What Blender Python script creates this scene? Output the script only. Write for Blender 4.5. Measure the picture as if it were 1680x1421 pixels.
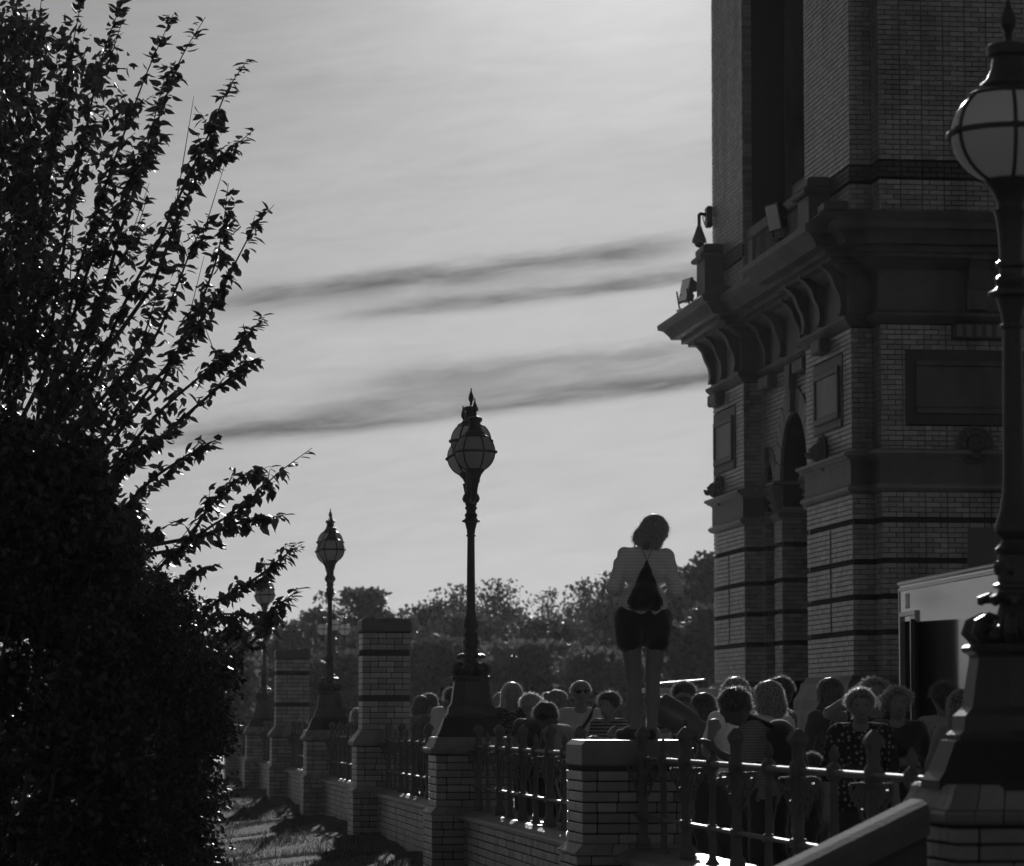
import bpy, math, random
import numpy as np
from mathutils import Vector, Matrix

for o in list(bpy.data.objects):
    bpy.data.objects.remove(o)
SC = bpy.context.scene
COL = SC.collection
rad = math.radians
rng = np.random.default_rng(7)
random.seed(7)

# ------------------------------------------------------------------ camera
CX, EYE, PSI, FPX = -3.96, 1.40, rad(7.22), 5500.0
TH = math.atan((1178 - 710.5) / FPX)
cam = bpy.data.cameras.new('camera')
cam.sensor_width = 36.0
cam.lens = 36.0 * FPX / 1680.0
cam.clip_start = 0.5
cam.clip_end = 5000
cam.dof.use_dof = True
cam.dof.focus_distance = 31.0
cam.dof.aperture_fstop = 5.0
cam_o = bpy.data.objects.new('camera', cam)
COL.objects.link(cam_o)
cam_o.location = (CX, 0, EYE)
cam_o.rotation_euler = (math.pi / 2 + TH, 0, -PSI)
SC.camera = cam_o

# ------------------------------------------------------------------ sky and sun
SUN_AZ = PSI + rad(1.7)          # clockwise from +Y
SUN_EL = rad(15.5)
W = bpy.data.worlds.new('World')
SC.world = W
W.use_nodes = True
nt = W.node_tree
nt.nodes.clear()


class N:
    """small node helper"""
    def __init__(s, tree): s.t = tree

    def n(s, typ, **kw):
        nd = s.t.nodes.new(typ)
        for k, v in kw.items():
            setattr(nd, k, v)
        return nd

    def l(s, a, b): s.t.links.new(a, b)

    def m(s, op, a, b=None, c=None, clamp=False):
        nd = s.t.nodes.new('ShaderNodeMath')
        nd.operation = op
        nd.use_clamp = clamp
        for i, v in enumerate((a, b, c)):
            if v is None: continue
            if isinstance(v, (int, float)): nd.inputs[i].default_value = v
            else: s.l(v, nd.inputs[i])
        return nd.outputs[0]

    def ramp(s, x, lo, hi):
        nd = s.t.nodes.new('ShaderNodeMapRange')
        nd.interpolation_type = 'SMOOTHSTEP'
        s.l(x, nd.inputs[0])
        nd.inputs[1].default_value = lo
        nd.inputs[2].default_value = hi
        return nd.outputs[0]


w = N(nt)
sky = w.n('ShaderNodeTexSky', sky_type='NISHITA')
sky.sun_disc = False
sky.sun_elevation = SUN_EL
sky.sun_rotation = SUN_AZ
sky.air_density = 1.0
sky.dust_density = 0.4
sky.ozone_density = 1.0
bw = w.n('ShaderNodeRGBToBW')
w.l(sky.outputs[0], bw.inputs[0])
geo = w.n('ShaderNodeTexCoord')
sep = w.n('ShaderNodeSeparateXYZ')
w.l(geo.outputs['Generated'], sep.inputs[0])
az = w.m('SUBTRACT', w.m('ARCTAN2', sep.outputs[0], sep.outputs[1]), PSI)
ax = w.m('MULTIPLY', az, 5500.0 / 100)                              # hundreds of picture-pixels of angle
ey = w.m('MULTIPLY', w.m('ARCSINE', sep.outputs[2]), 5500.0 / 100)
comb = w.n('ShaderNodeCombineXYZ')
w.l(w.m('MULTIPLY', ax, 0.16), comb.inputs[0])
w.l(w.m('ADD', w.m('MULTIPLY', ey, 0.9), w.m('MULTIPLY', ax, -0.11)), comb.inputs[1])
nz = w.n('ShaderNodeTexNoise')
nz.inputs['Scale'].default_value = 1.6
nz.inputs['Detail'].default_value = 8
nz.inputs['Roughness'].default_value = 0.55
w.l(comb.outputs[0], nz.inputs['Vector'])
nz2 = w.n('ShaderNodeTexNoise')
nz2.inputs['Scale'].default_value = 5.2
nz2.inputs['Detail'].default_value = 9
nz2.inputs['Roughness'].default_value = 0.62
nz2.inputs['Distortion'].default_value = 0.5
w.l(comb.outputs[0], nz2.inputs['Vector'])
warp = w.m('MULTIPLY', w.m('SUBTRACT', nz.outputs[0], 0.5), 0.30)
warp2 = w.m('MULTIPLY', w.m('SUBTRACT', nz2.outputs[0], 0.5), 0.16)
# streak coordinate: elevation minus a gentle rise to the right
v = w.m('ADD', w.m('ADD', w.m('SUBTRACT', ey, w.m('MULTIPLY', ax, 0.12)), warp), warp2)
dark = None
for lev, sig_up, sig_dn, x0, x1, amp in ((7.40, .16, .25, -6.0, 3.8, .60), (6.86, .17, .10, -3.6, 6.8, .56),
                                         (5.70, .20, .28, -3.8, 7.8, .36), (5.13, .30, .12, -6.8, 9.0, .64),
                                         (10.6, .5, .5, -9, 3, .05), (8.9, .4, .4, -3, 12, .06),
                                         (14.2, .5, .4, -30, -6, .4), (9.8, .3, .3, 14, 40, .45), (6.4, .2, .2, -60, -18, .4)):
    dlt = w.m('SUBTRACT', v, lev)
    up = w.m('DIVIDE', w.m('MAXIMUM', dlt, 0.0), sig_up)
    dn = w.m('DIVIDE', w.m('MINIMUM', dlt, 0.0), sig_dn)
    g = w.m('EXPONENT', w.m('MULTIPLY', w.m('ADD', w.m('POWER', up, 2.0), w.m('POWER', w.m('ABSOLUTE', dn), 2.0)), -1.0))
    win = w.m('MULTIPLY', w.ramp(ax, x0, x0 + 2.2), w.m('SUBTRACT', 1.0, w.ramp(ax, x1 - 2.2, x1)))
    g = w.m('MULTIPLY', w.m('MULTIPLY', g, win), amp)
    dark = g if dark is None else w.m('ADD', dark, g)
comb3 = w.n('ShaderNodeCombineXYZ')
w.l(w.m('MULTIPLY', ax, 0.22), comb3.inputs[0])
w.l(w.m('MULTIPLY', v, 1.7), comb3.inputs[1])
nz3 = w.n('ShaderNodeTexNoise')
nz3.inputs['Scale'].default_value = 2.2
nz3.inputs['Detail'].default_value = 10
nz3.inputs['Roughness'].default_value = 0.6
nz3.inputs['Distortion'].default_value = 0.35
w.l(comb3.outputs[0], nz3.inputs['Vector'])
tex = w.m('ADD', 0.55, w.m('MULTIPLY', w.ramp(nz3.outputs[0], 0.25, 0.68), 0.65))
dark = w.m('MULTIPLY', dark, tex)
wisp = w.m('MULTIPLY', w.m('SUBTRACT', nz2.outputs[0], 0.5), 0.22)
wisp2 = w.m('MULTIPLY', w.m('SUBTRACT', nz.outputs[0], 0.5), 0.16)
cl = w.m('MULTIPLY', w.m('SUBTRACT', 1.0, dark), w.m('ADD', w.m('ADD', 1.0, wisp), wisp2))
# hazy band low in the sky all round, and the bright thin veil round the sun
cl = w.m('MULTIPLY', cl, w.m('ADD', 0.66, w.m('MULTIPLY', w.ramp(ey, -1.0, 8.5), 0.34)))
dsun = w.n('ShaderNodeVectorMath', operation='DOT_PRODUCT')
w.l(geo.outputs['Generated'], dsun.inputs[0])
dsun.inputs[1].default_value = (math.sin(SUN_AZ) * math.cos(SUN_EL), math.cos(SUN_AZ) * math.cos(SUN_EL), math.sin(SUN_EL))
ang = w.m('ARCCOSINE', w.m('MINIMUM', dsun.outputs['Value'], 1.0))
cl = w.m('MULTIPLY', cl, w.m('ADD', 1.0, w.m('MULTIPLY', w.m('EXPONENT', w.m('MULTIPLY', w.m('POWER', w.m('DIVIDE', ang, rad(4.2)), 2.0), -1.0)), 1.1)))
bg = w.n('ShaderNodeBackground')
bg.inputs['Strength'].default_value = 0.05
w.l(w.m('MULTIPLY', bw.outputs[0], cl), bg.inputs['Color'])
wo = w.n('ShaderNodeOutputWorld')
w.l(bg.outputs[0], wo.inputs['Surface'])

sun = bpy.data.lights.new('sun', 'SUN')
sun.energy = 5.0
sun.angle = rad(0.6)
sun.color = (1.0, 1.0, 1.0)
sun_o = bpy.data.objects.new('sun', sun)
COL.objects.link(sun_o)
sd = Vector((math.sin(SUN_AZ) * math.cos(SUN_EL), math.cos(SUN_AZ) * math.cos(SUN_EL), math.sin(SUN_EL)))
sun_o.rotation_euler = sd.to_track_quat('Z', 'Y').to_euler()
sun_o.location = (0, 30, 30)

SC.view_settings.view_transform = 'Standard'
SC.view_settings.look = 'None'
SC.view_settings.exposure = -0.98
SC.view_settings.gamma = 1.0
SC.view_settings.use_curve_mapping = False
SC.render.engine = 'CYCLES'
SC.cycles.max_bounces = 6
SC.cycles.transparent_max_bounces = 8

# ------------------------------------------------------------------ photograph pixel -> place
_R = np.array([math.cos(PSI), -math.sin(PSI), 0.])
_F0 = np.array([math.sin(PSI), math.cos(PSI), 0.])
_F = _F0 * math.cos(TH) + np.array([0, 0, math.sin(TH)])
_U = -_F0 * math.sin(TH) + np.array([0, 0, math.cos(TH)])
_C = np.array([CX, 0, EYE])
def _ray(px, py): return _F + _R * ((px - 840) / FPX) + _U * ((710.5 - py) / FPX)
def at_y(px, py, Y): d = _ray(px, py); return _C + d * (Y / d[1])
def at_d(px, py, D): return _C + _ray(px, py) * D
def at_x(px, py, X): d = _ray(px, py); return _C + d * ((X - CX) / d[0])

# ------------------------------------------------------------------ materials
MATS = {}
def mat(name, g, rough=0.7, var=0.0, scale=8.0, bump=0.0, bscale=60.0, spec=0.5, metal=0.0, isl=0.0, transl=0.0,
        sheen=0.0, coat=0.0, stain=0.0):
    if name in MATS: return MATS[name]
    m = bpy.data.materials.new(name)
    m.use_nodes = True
    t = N(m.node_tree)
    m.node_tree.nodes.clear()
    out = t.n('ShaderNodeOutputMaterial')
    p = t.n('ShaderNodeBsdfPrincipled')
    p.inputs['Roughness'].default_value = rough
    p.inputs['Specular IOR Level'].default_value = spec
    p.inputs['Metallic'].default_value = metal
    if sheen: p.inputs['Sheen Weight'].default_value = sheen
    if coat:
        p.inputs['Coat Weight'].default_value = coat
        p.inputs['Coat Roughness'].default_value = 0.08
    tc = t.n('ShaderNodeTexCoord')
    val = None
    if var:
        nz = t.n('ShaderNodeTexNoise')
        nz.inputs['Scale'].default_value = scale
        nz.inputs['Detail'].default_value = 7
        nz.inputs['Roughness'].default_value = 0.65
        t.l(tc.outputs['Object'], nz.inputs['Vector'])
        val = t.m('ADD', 1.0 - var, t.m('MULTIPLY', nz.outputs[0], 2 * var))
    if stain:
        ns = t.n('ShaderNodeTexNoise')
        ns.inputs['Scale'].default_value = 0.9
        ns.inputs['Detail'].default_value = 6
        mp = t.n('ShaderNodeMapping')
        mp.inputs['Scale'].default_value = (1.3, 1.3, .35)
        t.l(tc.outputs['Object'], mp.inputs['Vector'])
        t.l(mp.outputs[0], ns.inputs['Vector'])
        sv = t.m('SUBTRACT', 1.0, t.m('MULTIPLY', t.ramp(ns.outputs[0], 0.45, 0.7), stain))
        val = sv if val is None else t.m('MULTIPLY', val, sv)
    if isl:
        gi = t.n('ShaderNodeNewGeometry')
        oi = t.n('ShaderNodeObjectInfo')
        r = t.m('FRACT', t.m('ADD', gi.outputs['Random Per Island'], t.m('MULTIPLY', oi.outputs['Random'], 7.31)))
        iv = t.m('ADD', 1.0 - isl, t.m('MULTIPLY', r, 2 * isl))
        val = iv if val is None else t.m('MULTIPLY', val, iv)
    if val is None:
        p.inputs['Base Color'].default_value = (g, g, g, 1)
        col = None
    else:
        col = t.m('MULTIPLY', val, g)
        t.l(col, p.inputs['Base Color'])
    if bump:
        nb = t.n('ShaderNodeTexNoise')
        nb.inputs['Scale'].default_value = bscale
        nb.inputs['Detail'].default_value = 6
        t.l(tc.outputs['Object'], nb.inputs['Vector'])
        bp = t.n('ShaderNodeBump')
        bp.inputs['Strength'].default_value = bump
        bp.inputs['Distance'].default_value = 0.02
        t.l(nb.outputs[0], bp.inputs['Height'])
        t.l(bp.outputs[0], p.inputs['Normal'])
    sh = p.outputs[0]
    if transl:
        tr = t.n('ShaderNodeBsdfTranslucent')
        tr.inputs[0].default_value = (min(1, g * 1.6),) * 3 + (1,)
        mx = t.n('ShaderNodeMixShader')
        mx.inputs[0].default_value = transl
        t.l(p.outputs[0], mx.inputs[1])
        t.l(tr.outputs[0], mx.inputs[2])
        sh = mx.outputs[0]
    t.l(sh, out.inputs['Surface'])
    MATS[name] = m
    return m

M_BRICK = mat('stock_brick', .36, .33, spec=1.0, var=.25, scale=14, bump=.35, bscale=55, isl=.30, stain=.5)
M_BRICKD = mat('dark_band_brick', .075, .5, var=.25, scale=14, bump=.35, bscale=55, isl=.25)
M_MORTAR = mat('sooty_mortar', .05, .95, var=.3, scale=30, bump=.3, bscale=120)
M_STONE = mat('sooty_stone', .15, .5, var=.35, scale=5, bump=.5, bscale=35, stain=.45)
M_STONEP = mat('paler_stone', .26, .45, var=.3, scale=6, bump=.4, bscale=40, stain=.4)
M_COPE = mat('coping_stone', .24, .42, var=.35, scale=9, bump=.5, bscale=45, stain=.35)
M_COPER = mat('dull_stair_stone', .17, .9, var=.35, scale=9, bump=.5, bscale=45, stain=.35, spec=.2)  # darker and rougher than the coping stone
M_COPEB = mat('glazed_coping_brick', .30, .45, var=.25, scale=12, bump=.3, bscale=50, isl=.22)
M_IRON = mat('painted_iron', .075, .36, var=.3, scale=20, bump=.15, bscale=70)
M_IRONG = mat('rail_iron', .13, .5, var=.3, scale=20, bump=.2, bscale=90)
M_OPAL = mat('opal_glass', .66, .18, spec=.7, transl=.55)
M_OPAL2 = mat('paler_opal_glass', .75, .18, spec=.7, transl=.8)  # paler and more translucent than the other opal glass
M_GLASS = mat('dark_glass', .02, .06, spec=.7)
M_GRAVEL = mat('gravel', .24, .75, var=.55, scale=26, bump=.9, bscale=34)
M_PAVE = mat('paving', .2, .8, var=.3, scale=4, bump=.3, bscale=50)
M_SOIL = mat('lawn_soil', .035, .95, var=.5, scale=3, bump=.8, bscale=12)
M_GRASS = mat('grass_blades', .062, .5, isl=.6, transl=.4)
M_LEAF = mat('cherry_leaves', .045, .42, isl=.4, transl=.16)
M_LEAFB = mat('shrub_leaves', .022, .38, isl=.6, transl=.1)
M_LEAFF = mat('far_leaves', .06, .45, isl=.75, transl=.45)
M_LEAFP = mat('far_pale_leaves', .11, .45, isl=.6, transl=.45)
M_BARK = mat('bark', .06, .9, var=.4, scale=12, bump=.8, bscale=30)
M_SKIN = mat('skin', .25, .5, var=.08, scale=20)
M_SKIND = mat('skin_dark', .12, .5, var=.08, scale=20)
M_EYE = mat('eye', .06, .25)
M_STRAND = mat('rim_glow_strands', .55, .4, transl=.75)
M_STRANDD = mat('rim_glow_strands_dark', .24, .4, transl=.7)
M_TRAIL = mat('trailer_panel', .2, .14, spec=.6, coat=1.0, stain=.15)
M_TRIM = mat('aluminium_trim', .5, .3, metal=.6)
M_FLOOD = mat('floodlight_glass', .85, .12, metal=1.0)
M_BLACK = mat('black_plastic', .02, .4)
M_WHITE = mat('white_paint', .7, .5, var=.08, scale=5)
M_PALE = mat('pale_plate', .6, .5)

def cloth(g):
    return mat('cloth_%03d' % int(g * 1000), g, .85, var=.12, scale=30, bump=.25, bscale=40, sheen=.6)
def hairm(g):
    return mat('hair_%03d' % int(g * 1000), g, .32, var=.3, scale=40, bump=.2, bscale=90, spec=.9, sheen=1.0, transl=.2)

# ------------------------------------------------------------------ mesh helpers
class MB:
    def __init__(s): s.v = []; s.f = []
    def add(s, vs, fs):
        b = len(s.v)
        s.v.extend([tuple(map(float, q)) for q in vs])
        s.f.extend([tuple(b + i for i in f) for f in fs])
        return s
    def box(s, x0, x1, y0, y1, z0, z1, ch=0.0):
        if ch <= 0:
            vs = [(x, y, z) for z in (z0, z1) for y in (y0, y1) for x in (x0, x1)]
            s.add(vs, [(0, 2, 3, 1), (4, 5, 7, 6), (0, 1, 5, 4), (2, 6, 7, 3), (0, 4, 6, 2), (1, 3, 7, 5)])
        else:
            vs = []
            for (z, c) in ((z0, ch), (z0 + ch, 0), (z1 - ch, 0), (z1, ch)):
                vs += [(x0 + c, y0 + c, z), (x1 - c, y0 + c, z), (x1 - c, y1 - c, z), (x0 + c, y1 - c, z)]
            fs = [(3, 2, 1, 0), (12, 13, 14, 15)]
            for k in range(3):
                for i in range(4):
                    j = (i + 1) % 4
                    fs.append((k * 4 + i, k * 4 + j, k * 4 + 4 + j, k * 4 + 4 + i))
            s.add(vs, fs)
        return s
    def lathe(s, prof, seg=16, cx=0, cy=0, rot=0.0, sq=None):
        """prof: list of (radius, z)"""
        n = len(prof)
        vs = []
        for r, z in prof:
            for i in range(seg):
                a = rot + 2 * math.pi * i / seg
                vs.append((cx + r * math.cos(a), cy + r * math.sin(a), z))
        fs = []
        for k in range(n - 1):
            for i in range(seg):
                j = (i + 1) % seg
                fs.append((k * seg + i, k * seg + j, (k + 1) * seg + j, (k + 1) * seg + i))
        fs.append(tuple(range(seg - 1, -1, -1)))
        fs.append(tuple((n - 1) * seg + i for i in range(seg)))
        return s.add(vs, fs)
    def tube(s, pts, radii, seg=8, cap=True):
        pts = [Vector(p) for p in pts]
        if isinstance(radii, (int, float)): radii = [radii] * len(pts)
        vs = []
        up0 = Vector((0, 0, 1))
        prev = None
        for i, p in enumerate(pts):
            d = (pts[min(i + 1, len(pts) - 1)] - pts[max(i - 1, 0)])
            d = d.normalized() if d.length > 1e-9 else Vector((0, 0, 1))
            if prev is None:
                a = d.cross(up0)
                if a.length < .05: a = d.cross(Vector((1, 0, 0)))
            else:
                a = prev - d * prev.dot(d)
                if a.length < 1e-6: a = d.cross(up0)
            a.normalize()
            prev = a
            b = d.cross(a)
            for k in range(seg):
                t = 2 * math.pi * k / seg
                vs.append(p + (a * math.cos(t) + b * math.sin(t)) * radii[i])
        fs = []
        for i in range(len(pts) - 1):
            for k in range(seg):
                j = (k + 1) % seg
                fs.append((i * seg + k, i * seg + j, (i + 1) * seg + j, (i + 1) * seg + k))
        if cap:
            fs.append(tuple(range(seg - 1, -1, -1)))
            fs.append(tuple((len(pts) - 1) * seg + k for k in range(seg)))
        return s.add(vs, fs)
    def prism(s, poly, axis, a0, a1):
        """poly: 2D outline; axis: which world axis it is extruded along"""
        n = len(poly)
        vs = []
        for a in (a0, a1):
            for (p, q) in poly:
                vs.append({'x': (a, p, q), 'y': (p, a, q), 'z': (p, q, a)}[axis])
        fs = [tuple(range(n - 1, -1, -1)), tuple(range(n, 2 * n))]
        for i in range(n):
            j = (i + 1) % n
            fs.append((i, j, n + j, n + i))
        return s.add(vs, fs)
    def sphere(s, c, r, seg=12, rings=8, sc=(1, 1, 1)):
        prof = []
        for k in range(rings + 1):
            t = -math.pi / 2 + math.pi * k / rings
            prof.append((max(1e-4, math.cos(t)) * r, math.sin(t) * r))
        b = len(s.v)
        s.lathe(prof, seg)
        for i in range(b, len(s.v)):
            x, y, z = s.v[i]
            s.v[i] = (c[0] + x * sc[0], c[1] + y * sc[1], c[2] + z * sc[2])
        return s
    def xform(s, M):
        s.v = [tuple(M @ Vector(q)) for q in s.v]
        return s
    def build(s, name, m, parent=None, smooth=False, fix=True):
        me = bpy.data.meshes.new(name)
        me.from_pydata(s.v, [], s.f)
        me.materials.append(m)
        if fix:
            import bmesh
            bm = bmesh.new(); bm.from_mesh(me)
            bmesh.ops.recalc_face_normals(bm, faces=bm.faces)
            bm.to_mesh(me); bm.free()
        if smooth:
            me.shade_smooth()
            try: me.set_sharp_from_angle(angle=rad(38))
            except Exception: pass
        return link(name, me, parent)

def link(name, me, parent=None):
    o = bpy.data.objects.new(name, me)
    COL.objects.link(o)
    if parent: o.parent = parent
    return o

def np_mesh(name, V, F, m, parent=None, smooth=False):
    """V (n,3); F (k,3) or (k,4)"""
    V = np.asarray(V, dtype=np.float32); F = np.asarray(F, dtype=np.int32)
    me = bpy.data.meshes.new(name)
    k, c = F.shape
    me.vertices.add(len(V)); me.vertices.foreach_set('co', V.ravel())
    me.loops.add(k * c); me.loops.foreach_set('vertex_index', F.ravel())
    me.polygons.add(k)
    me.polygons.foreach_set('loop_start', np.arange(0, k * c, c, dtype=np.int32))
    me.polygons.foreach_set('loop_total', np.full(k, c, dtype=np.int32))
    me.update(calc_edges=True)
    me.validate()
    me.materials.append(m)
    if smooth: me.shade_smooth()
    return link(name, me, parent)

def tag(o, label=None, cat=None, group=None, kind=None):
    if label: o['label'] = label
    if cat: o['category'] = cat
    if group: o['group'] = group
    if kind: o['kind'] = kind
    return o

def thing(name, label, cat, loc=(0, 0, 0), rz=0.0, group=None):
    o = bpy.data.objects.new(name, None)
    o.empty_display_size = .2
    COL.objects.link(o)
    o.location = loc
    o.rotation_euler = (0, 0, rz)
    return tag(o, label, cat, group)

def inst(name, src, parent, loc, rz=0.0, scale=(1, 1, 1), rot=None):
    o = bpy.data.objects.new(name, src)
    COL.objects.link(o)
    o.parent = parent
    o.location = loc
    o.rotation_euler = rot if rot is not None else (0, 0, rz)
    o.scale = scale
    return o

def mesh_of(mb, name, m, smooth=False):
    o = mb.build(name, m, None, smooth)
    me = o.data
    bpy.data.objects.remove(o)
    return me

# unit brick, bevelled
_ub = MB().box(-.5, .5, -.5, .5, -.5, .5, .06)
BRICK_ME = {}
def brick_mesh(L, D, Hh, m):
    key = (round(L, 3), round(D, 3), round(Hh, 3), m.name)
    if key not in BRICK_ME:
        b = MB().box(-L / 2, L / 2, -D / 2, D / 2, -Hh / 2, Hh / 2, .006)
        BRICK_ME[key] = mesh_of(b, 'brick', m)
    return BRICK_ME[key]

CH = .0755         # course height
BH = .0655         # brick height
JT = .010
BD = .1025

def row_cuts(width, start_header):
    """brick lengths that fill a width exactly, flemish style"""
    seq = []
    tot = 0
    h = start_header
    while tot < width - .04:
        L = .1025 if h else .215
        seq.append(L)
        tot += L + JT
        h = not h
    if tot - JT > width + .06: 
        tot -= seq.pop() + JT
    sc = (width + JT) / tot
    out = []
    x = 0
    for L in seq:
        out.append((x, x + (L + JT) * sc - JT))
        x += (L + JT) * sc
    return out

def ring_bricks(a, row):
    """bricks round a square pier of half width a: (cx, cy, L along, D, axis)"""
    res = []
    for side in range(4):
        full = (side % 2 == 0) == (row % 2 == 0)
        w_ = 2 * a if full else 2 * a - 2 * (BD + JT)
        for i, (u0, u1) in enumerate(row_cuts(w_, (row // 2) % 2 == 1)):
            uc = (u0 + u1) / 2 - w_ / 2
            L = u1 - u0
            if side == 0: res.append((uc, -a + BD / 2, L, 'x'))
            elif side == 2: res.append((uc, a - BD / 2, L, 'x'))
            elif side == 1: res.append((a - BD / 2, uc, L, 'y'))
            else: res.append((-a + BD / 2, uc, L, 'y'))
    return res

def pier_bricks(root, a, z0, rows, singles, dark_rows=(), skip_left=0, stuff_mb=None):
    """courses of real bricks; single objects up to a budget, else joined"""
    for r in range(rows):
        z = z0 + r * CH + BH / 2
        dk = r in dark_rows
        inset = .012 if dk else 0
        for (x, y, L, ax_) in ring_bricks(a - inset, r):
            jx = random.uniform(-.0015, .0015)
            if singles[0] > 0 and not (x > a * .8 or y > a * .8):
                singles[0] -= 1
                me = brick_mesh(L, BD, BH, M_BRICKD if dk else M_BRICK)
                inst('brick', me, root, (x + jx, y + jx, z), 0 if ax_ == 'x' else math.pi / 2)
            else:
                mb = stuff_mb[1 if dk else 0]
                if ax_ == 'x': mb.box(x - L / 2, x + L / 2, y - BD / 2, y + BD / 2, z - BH / 2, z + BH / 2)
                else: mb.box(x - BD / 2, x + BD / 2, y - L / 2, y + L / 2, z - BH / 2, z + BH / 2)

def face_bricks(mb, O, u, n, width, z0, z1, depth=.02, skips=(), start=0, parts=None, proud=0.0, inside=None):
    """joined bricks on a flat wall: O corner on the ground plane, u along, n outward"""
    u = Vector(u); n = Vector(n); O = Vector(O)
    rows = int((z1 - z0 + .02) / CH)
    for r in range(rows):
        za = z0 + r * CH
        zb = za + BH
        zc = (za + zb) / 2
        for (a, b) in row_cuts(width, (r + start) % 2 == 1):
            segs = [(a, b)]
            for (s0, s1, t0, t1) in skips:
                if t0 < zc < t1:
                    ns = []
                    for (p, q) in segs:
                        if q <= s0 or p >= s1: ns.append((p, q))
                        else:
                            if p < s0 - .015: ns.append((p, s0))
                            if q > s1 + .015: ns.append((s1, q))
                    segs = ns
            for (p, q) in segs:
                if inside and (inside(p, zc) or inside(q, zc) or inside((p + q) / 2, zc)): continue
                d = depth + random.uniform(-.0025, .0025) + proud
                c = .004
                A = O + u * p; B = O + u * q
                if parts is not None and parts['left'] > 0 and parts['test']((p + q) / 2, zc):
                    parts['left'] -= 1
                    L = q - p
                    me = brick_mesh(L, .06, BH, M_BRICK)
                    ctr = O + u * ((p + q) / 2) + n * (d - .03)
                    inst('brick', me, parts['root'], (ctr.x, ctr.y, zc), math.atan2(u.y, u.x))
                    continue
                vs = []
                for (dd, cc) in ((0, 0), (d - c, 0), (d, c)):
                    for (P_, sgn) in ((A, 1), (B, -1)):
                        for (zz, sz) in ((za, 1), (zb, -1)):
                            w_ = P_ + n * dd + u * (cc * sgn)
                            vs.append((w_.x, w_.y, zz + cc * sz))
                # indices: level*4 + (A lo, A hi, B lo, B hi)
                fs = []
                cyc = (0, 2, 3, 1)
                for k in (0, 1):
                    for i in range(4):
                        fs.append((k * 4 + cyc[i], k * 4 + cyc[(i + 1) % 4], k * 4 + 4 + cyc[(i + 1) % 4], k * 4 + 4 + cyc[i]))
                fs.append(tuple(8 + i for i in cyc))
                mb.add(vs, fs)

# ------------------------------------------------------------------ leaves
def frames(dirs, rolls):
    d = dirs / np.linalg.norm(dirs, axis=1, keepdims=True)
    ref = np.tile(np.array([0., 0., 1.]), (len(d), 1))
    ref[np.abs(d[:, 2]) > .95] = (1, 0, 0)
    a = np.cross(d, ref); a /= np.linalg.norm(a, axis=1, keepdims=True)
    b = np.cross(a, d)
    c, s_ = np.cos(rolls)[:, None], np.sin(rolls)[:, None]
    return d, a * c + b * s_, -a * s_ + b * c

LEAF = np.array([(0, 0, 0), (.28, .24, .06), (.62, .22, .05), (1, 0, -.10), (.62, -.22, .05), (.28, -.24, .06), (.45, 0, -.02)])
LEAF_F = np.array([(0, 6, 1), (1, 6, 2), (2, 6, 3), (3, 6, 4), (4, 6, 5), (5, 6, 0)])
def leaf_geo(P, D, L, roll):
    d, a, b = frames(D, roll)
    n = len(P)
    V = (P[:, None, :] + L[:, None, None] * (LEAF[None, :, 0:1] * d[:, None, :] + LEAF[None, :, 1:2] * a[:, None, :] + LEAF[None, :, 2:3] * b[:, None, :]))
    F = (LEAF_F[None] + (np.arange(n) * 7)[:, None, None]).reshape(-1, 3)
    return V.reshape(-1, 3), F

QL = np.array([(0, 0, 0), (.5, .32, .06), (1, 0, 0), (.5, -.32, .06)])
def quad_leaves(P, D, L, roll):
    d, a, b = frames(D, roll)
    n = len(P)
    V = (P[:, None, :] + L[:, None, None] * (QL[None, :, 0:1] * d[:, None, :] + QL[None, :, 1:2] * a[:, None, :] + QL[None, :, 2:3] * b[:, None, :]))
    F = (np.array([[0, 1, 2, 3]])[None] + (np.arange(n) * 4)[:, None, None]).reshape(-1, 4)
    return V.reshape(-1, 3), F

def rnd_dirs(n, zbias=0.0):
    d = rng.normal(size=(n, 3))
    d[:, 2] += zbias
    return d / np.linalg.norm(d, axis=1, keepdims=True)

# ================================================================== SETTING
def sheet(name, xs, ys, zf, m, kind='structure'):
    X, Y = np.meshgrid(np.asarray(xs, float), np.asarray(ys, float), indexing='ij')
    V = np.stack([X, Y, zf(X, Y)], -1).reshape(-1, 3)
    nx, ny = len(xs), len(ys)
    i, j = np.meshgrid(np.arange(nx - 1), np.arange(ny - 1), indexing='ij')
    a = (i * ny + j).ravel()
    F = np.stack([a, a + ny, a + ny + 1, a + 1], 1)
    return tag(np_mesh(name, V, F, m, None, True), kind=kind)

def lawn_z(X, Y):
    d = np.clip(-X - .15, 0, None)
    z = -.14 - .10 * d - .004 * d * d
    z = z + .03 * np.sin(Y * .9 + X * 1.3) + .02 * np.sin(Y * 2.3 - X * 2.1)
    return np.maximum(z, -.9)
sheet('ground', np.linspace(-500, 500, 30), np.linspace(-150, 900, 30), lambda X, Y: X * 0 - 1.0, M_SOIL)
sheet('lawn', np.concatenate([np.linspace(-45, -6, 14), np.linspace(-5.6, .05, 26)]), np.linspace(-12, 170, 260), lawn_z, M_SOIL)
sheet('terrace', np.linspace(.2, 80, 8), np.linspace(-12, 300, 20), lambda X, Y: X * 0, M_GRAVEL)

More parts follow.
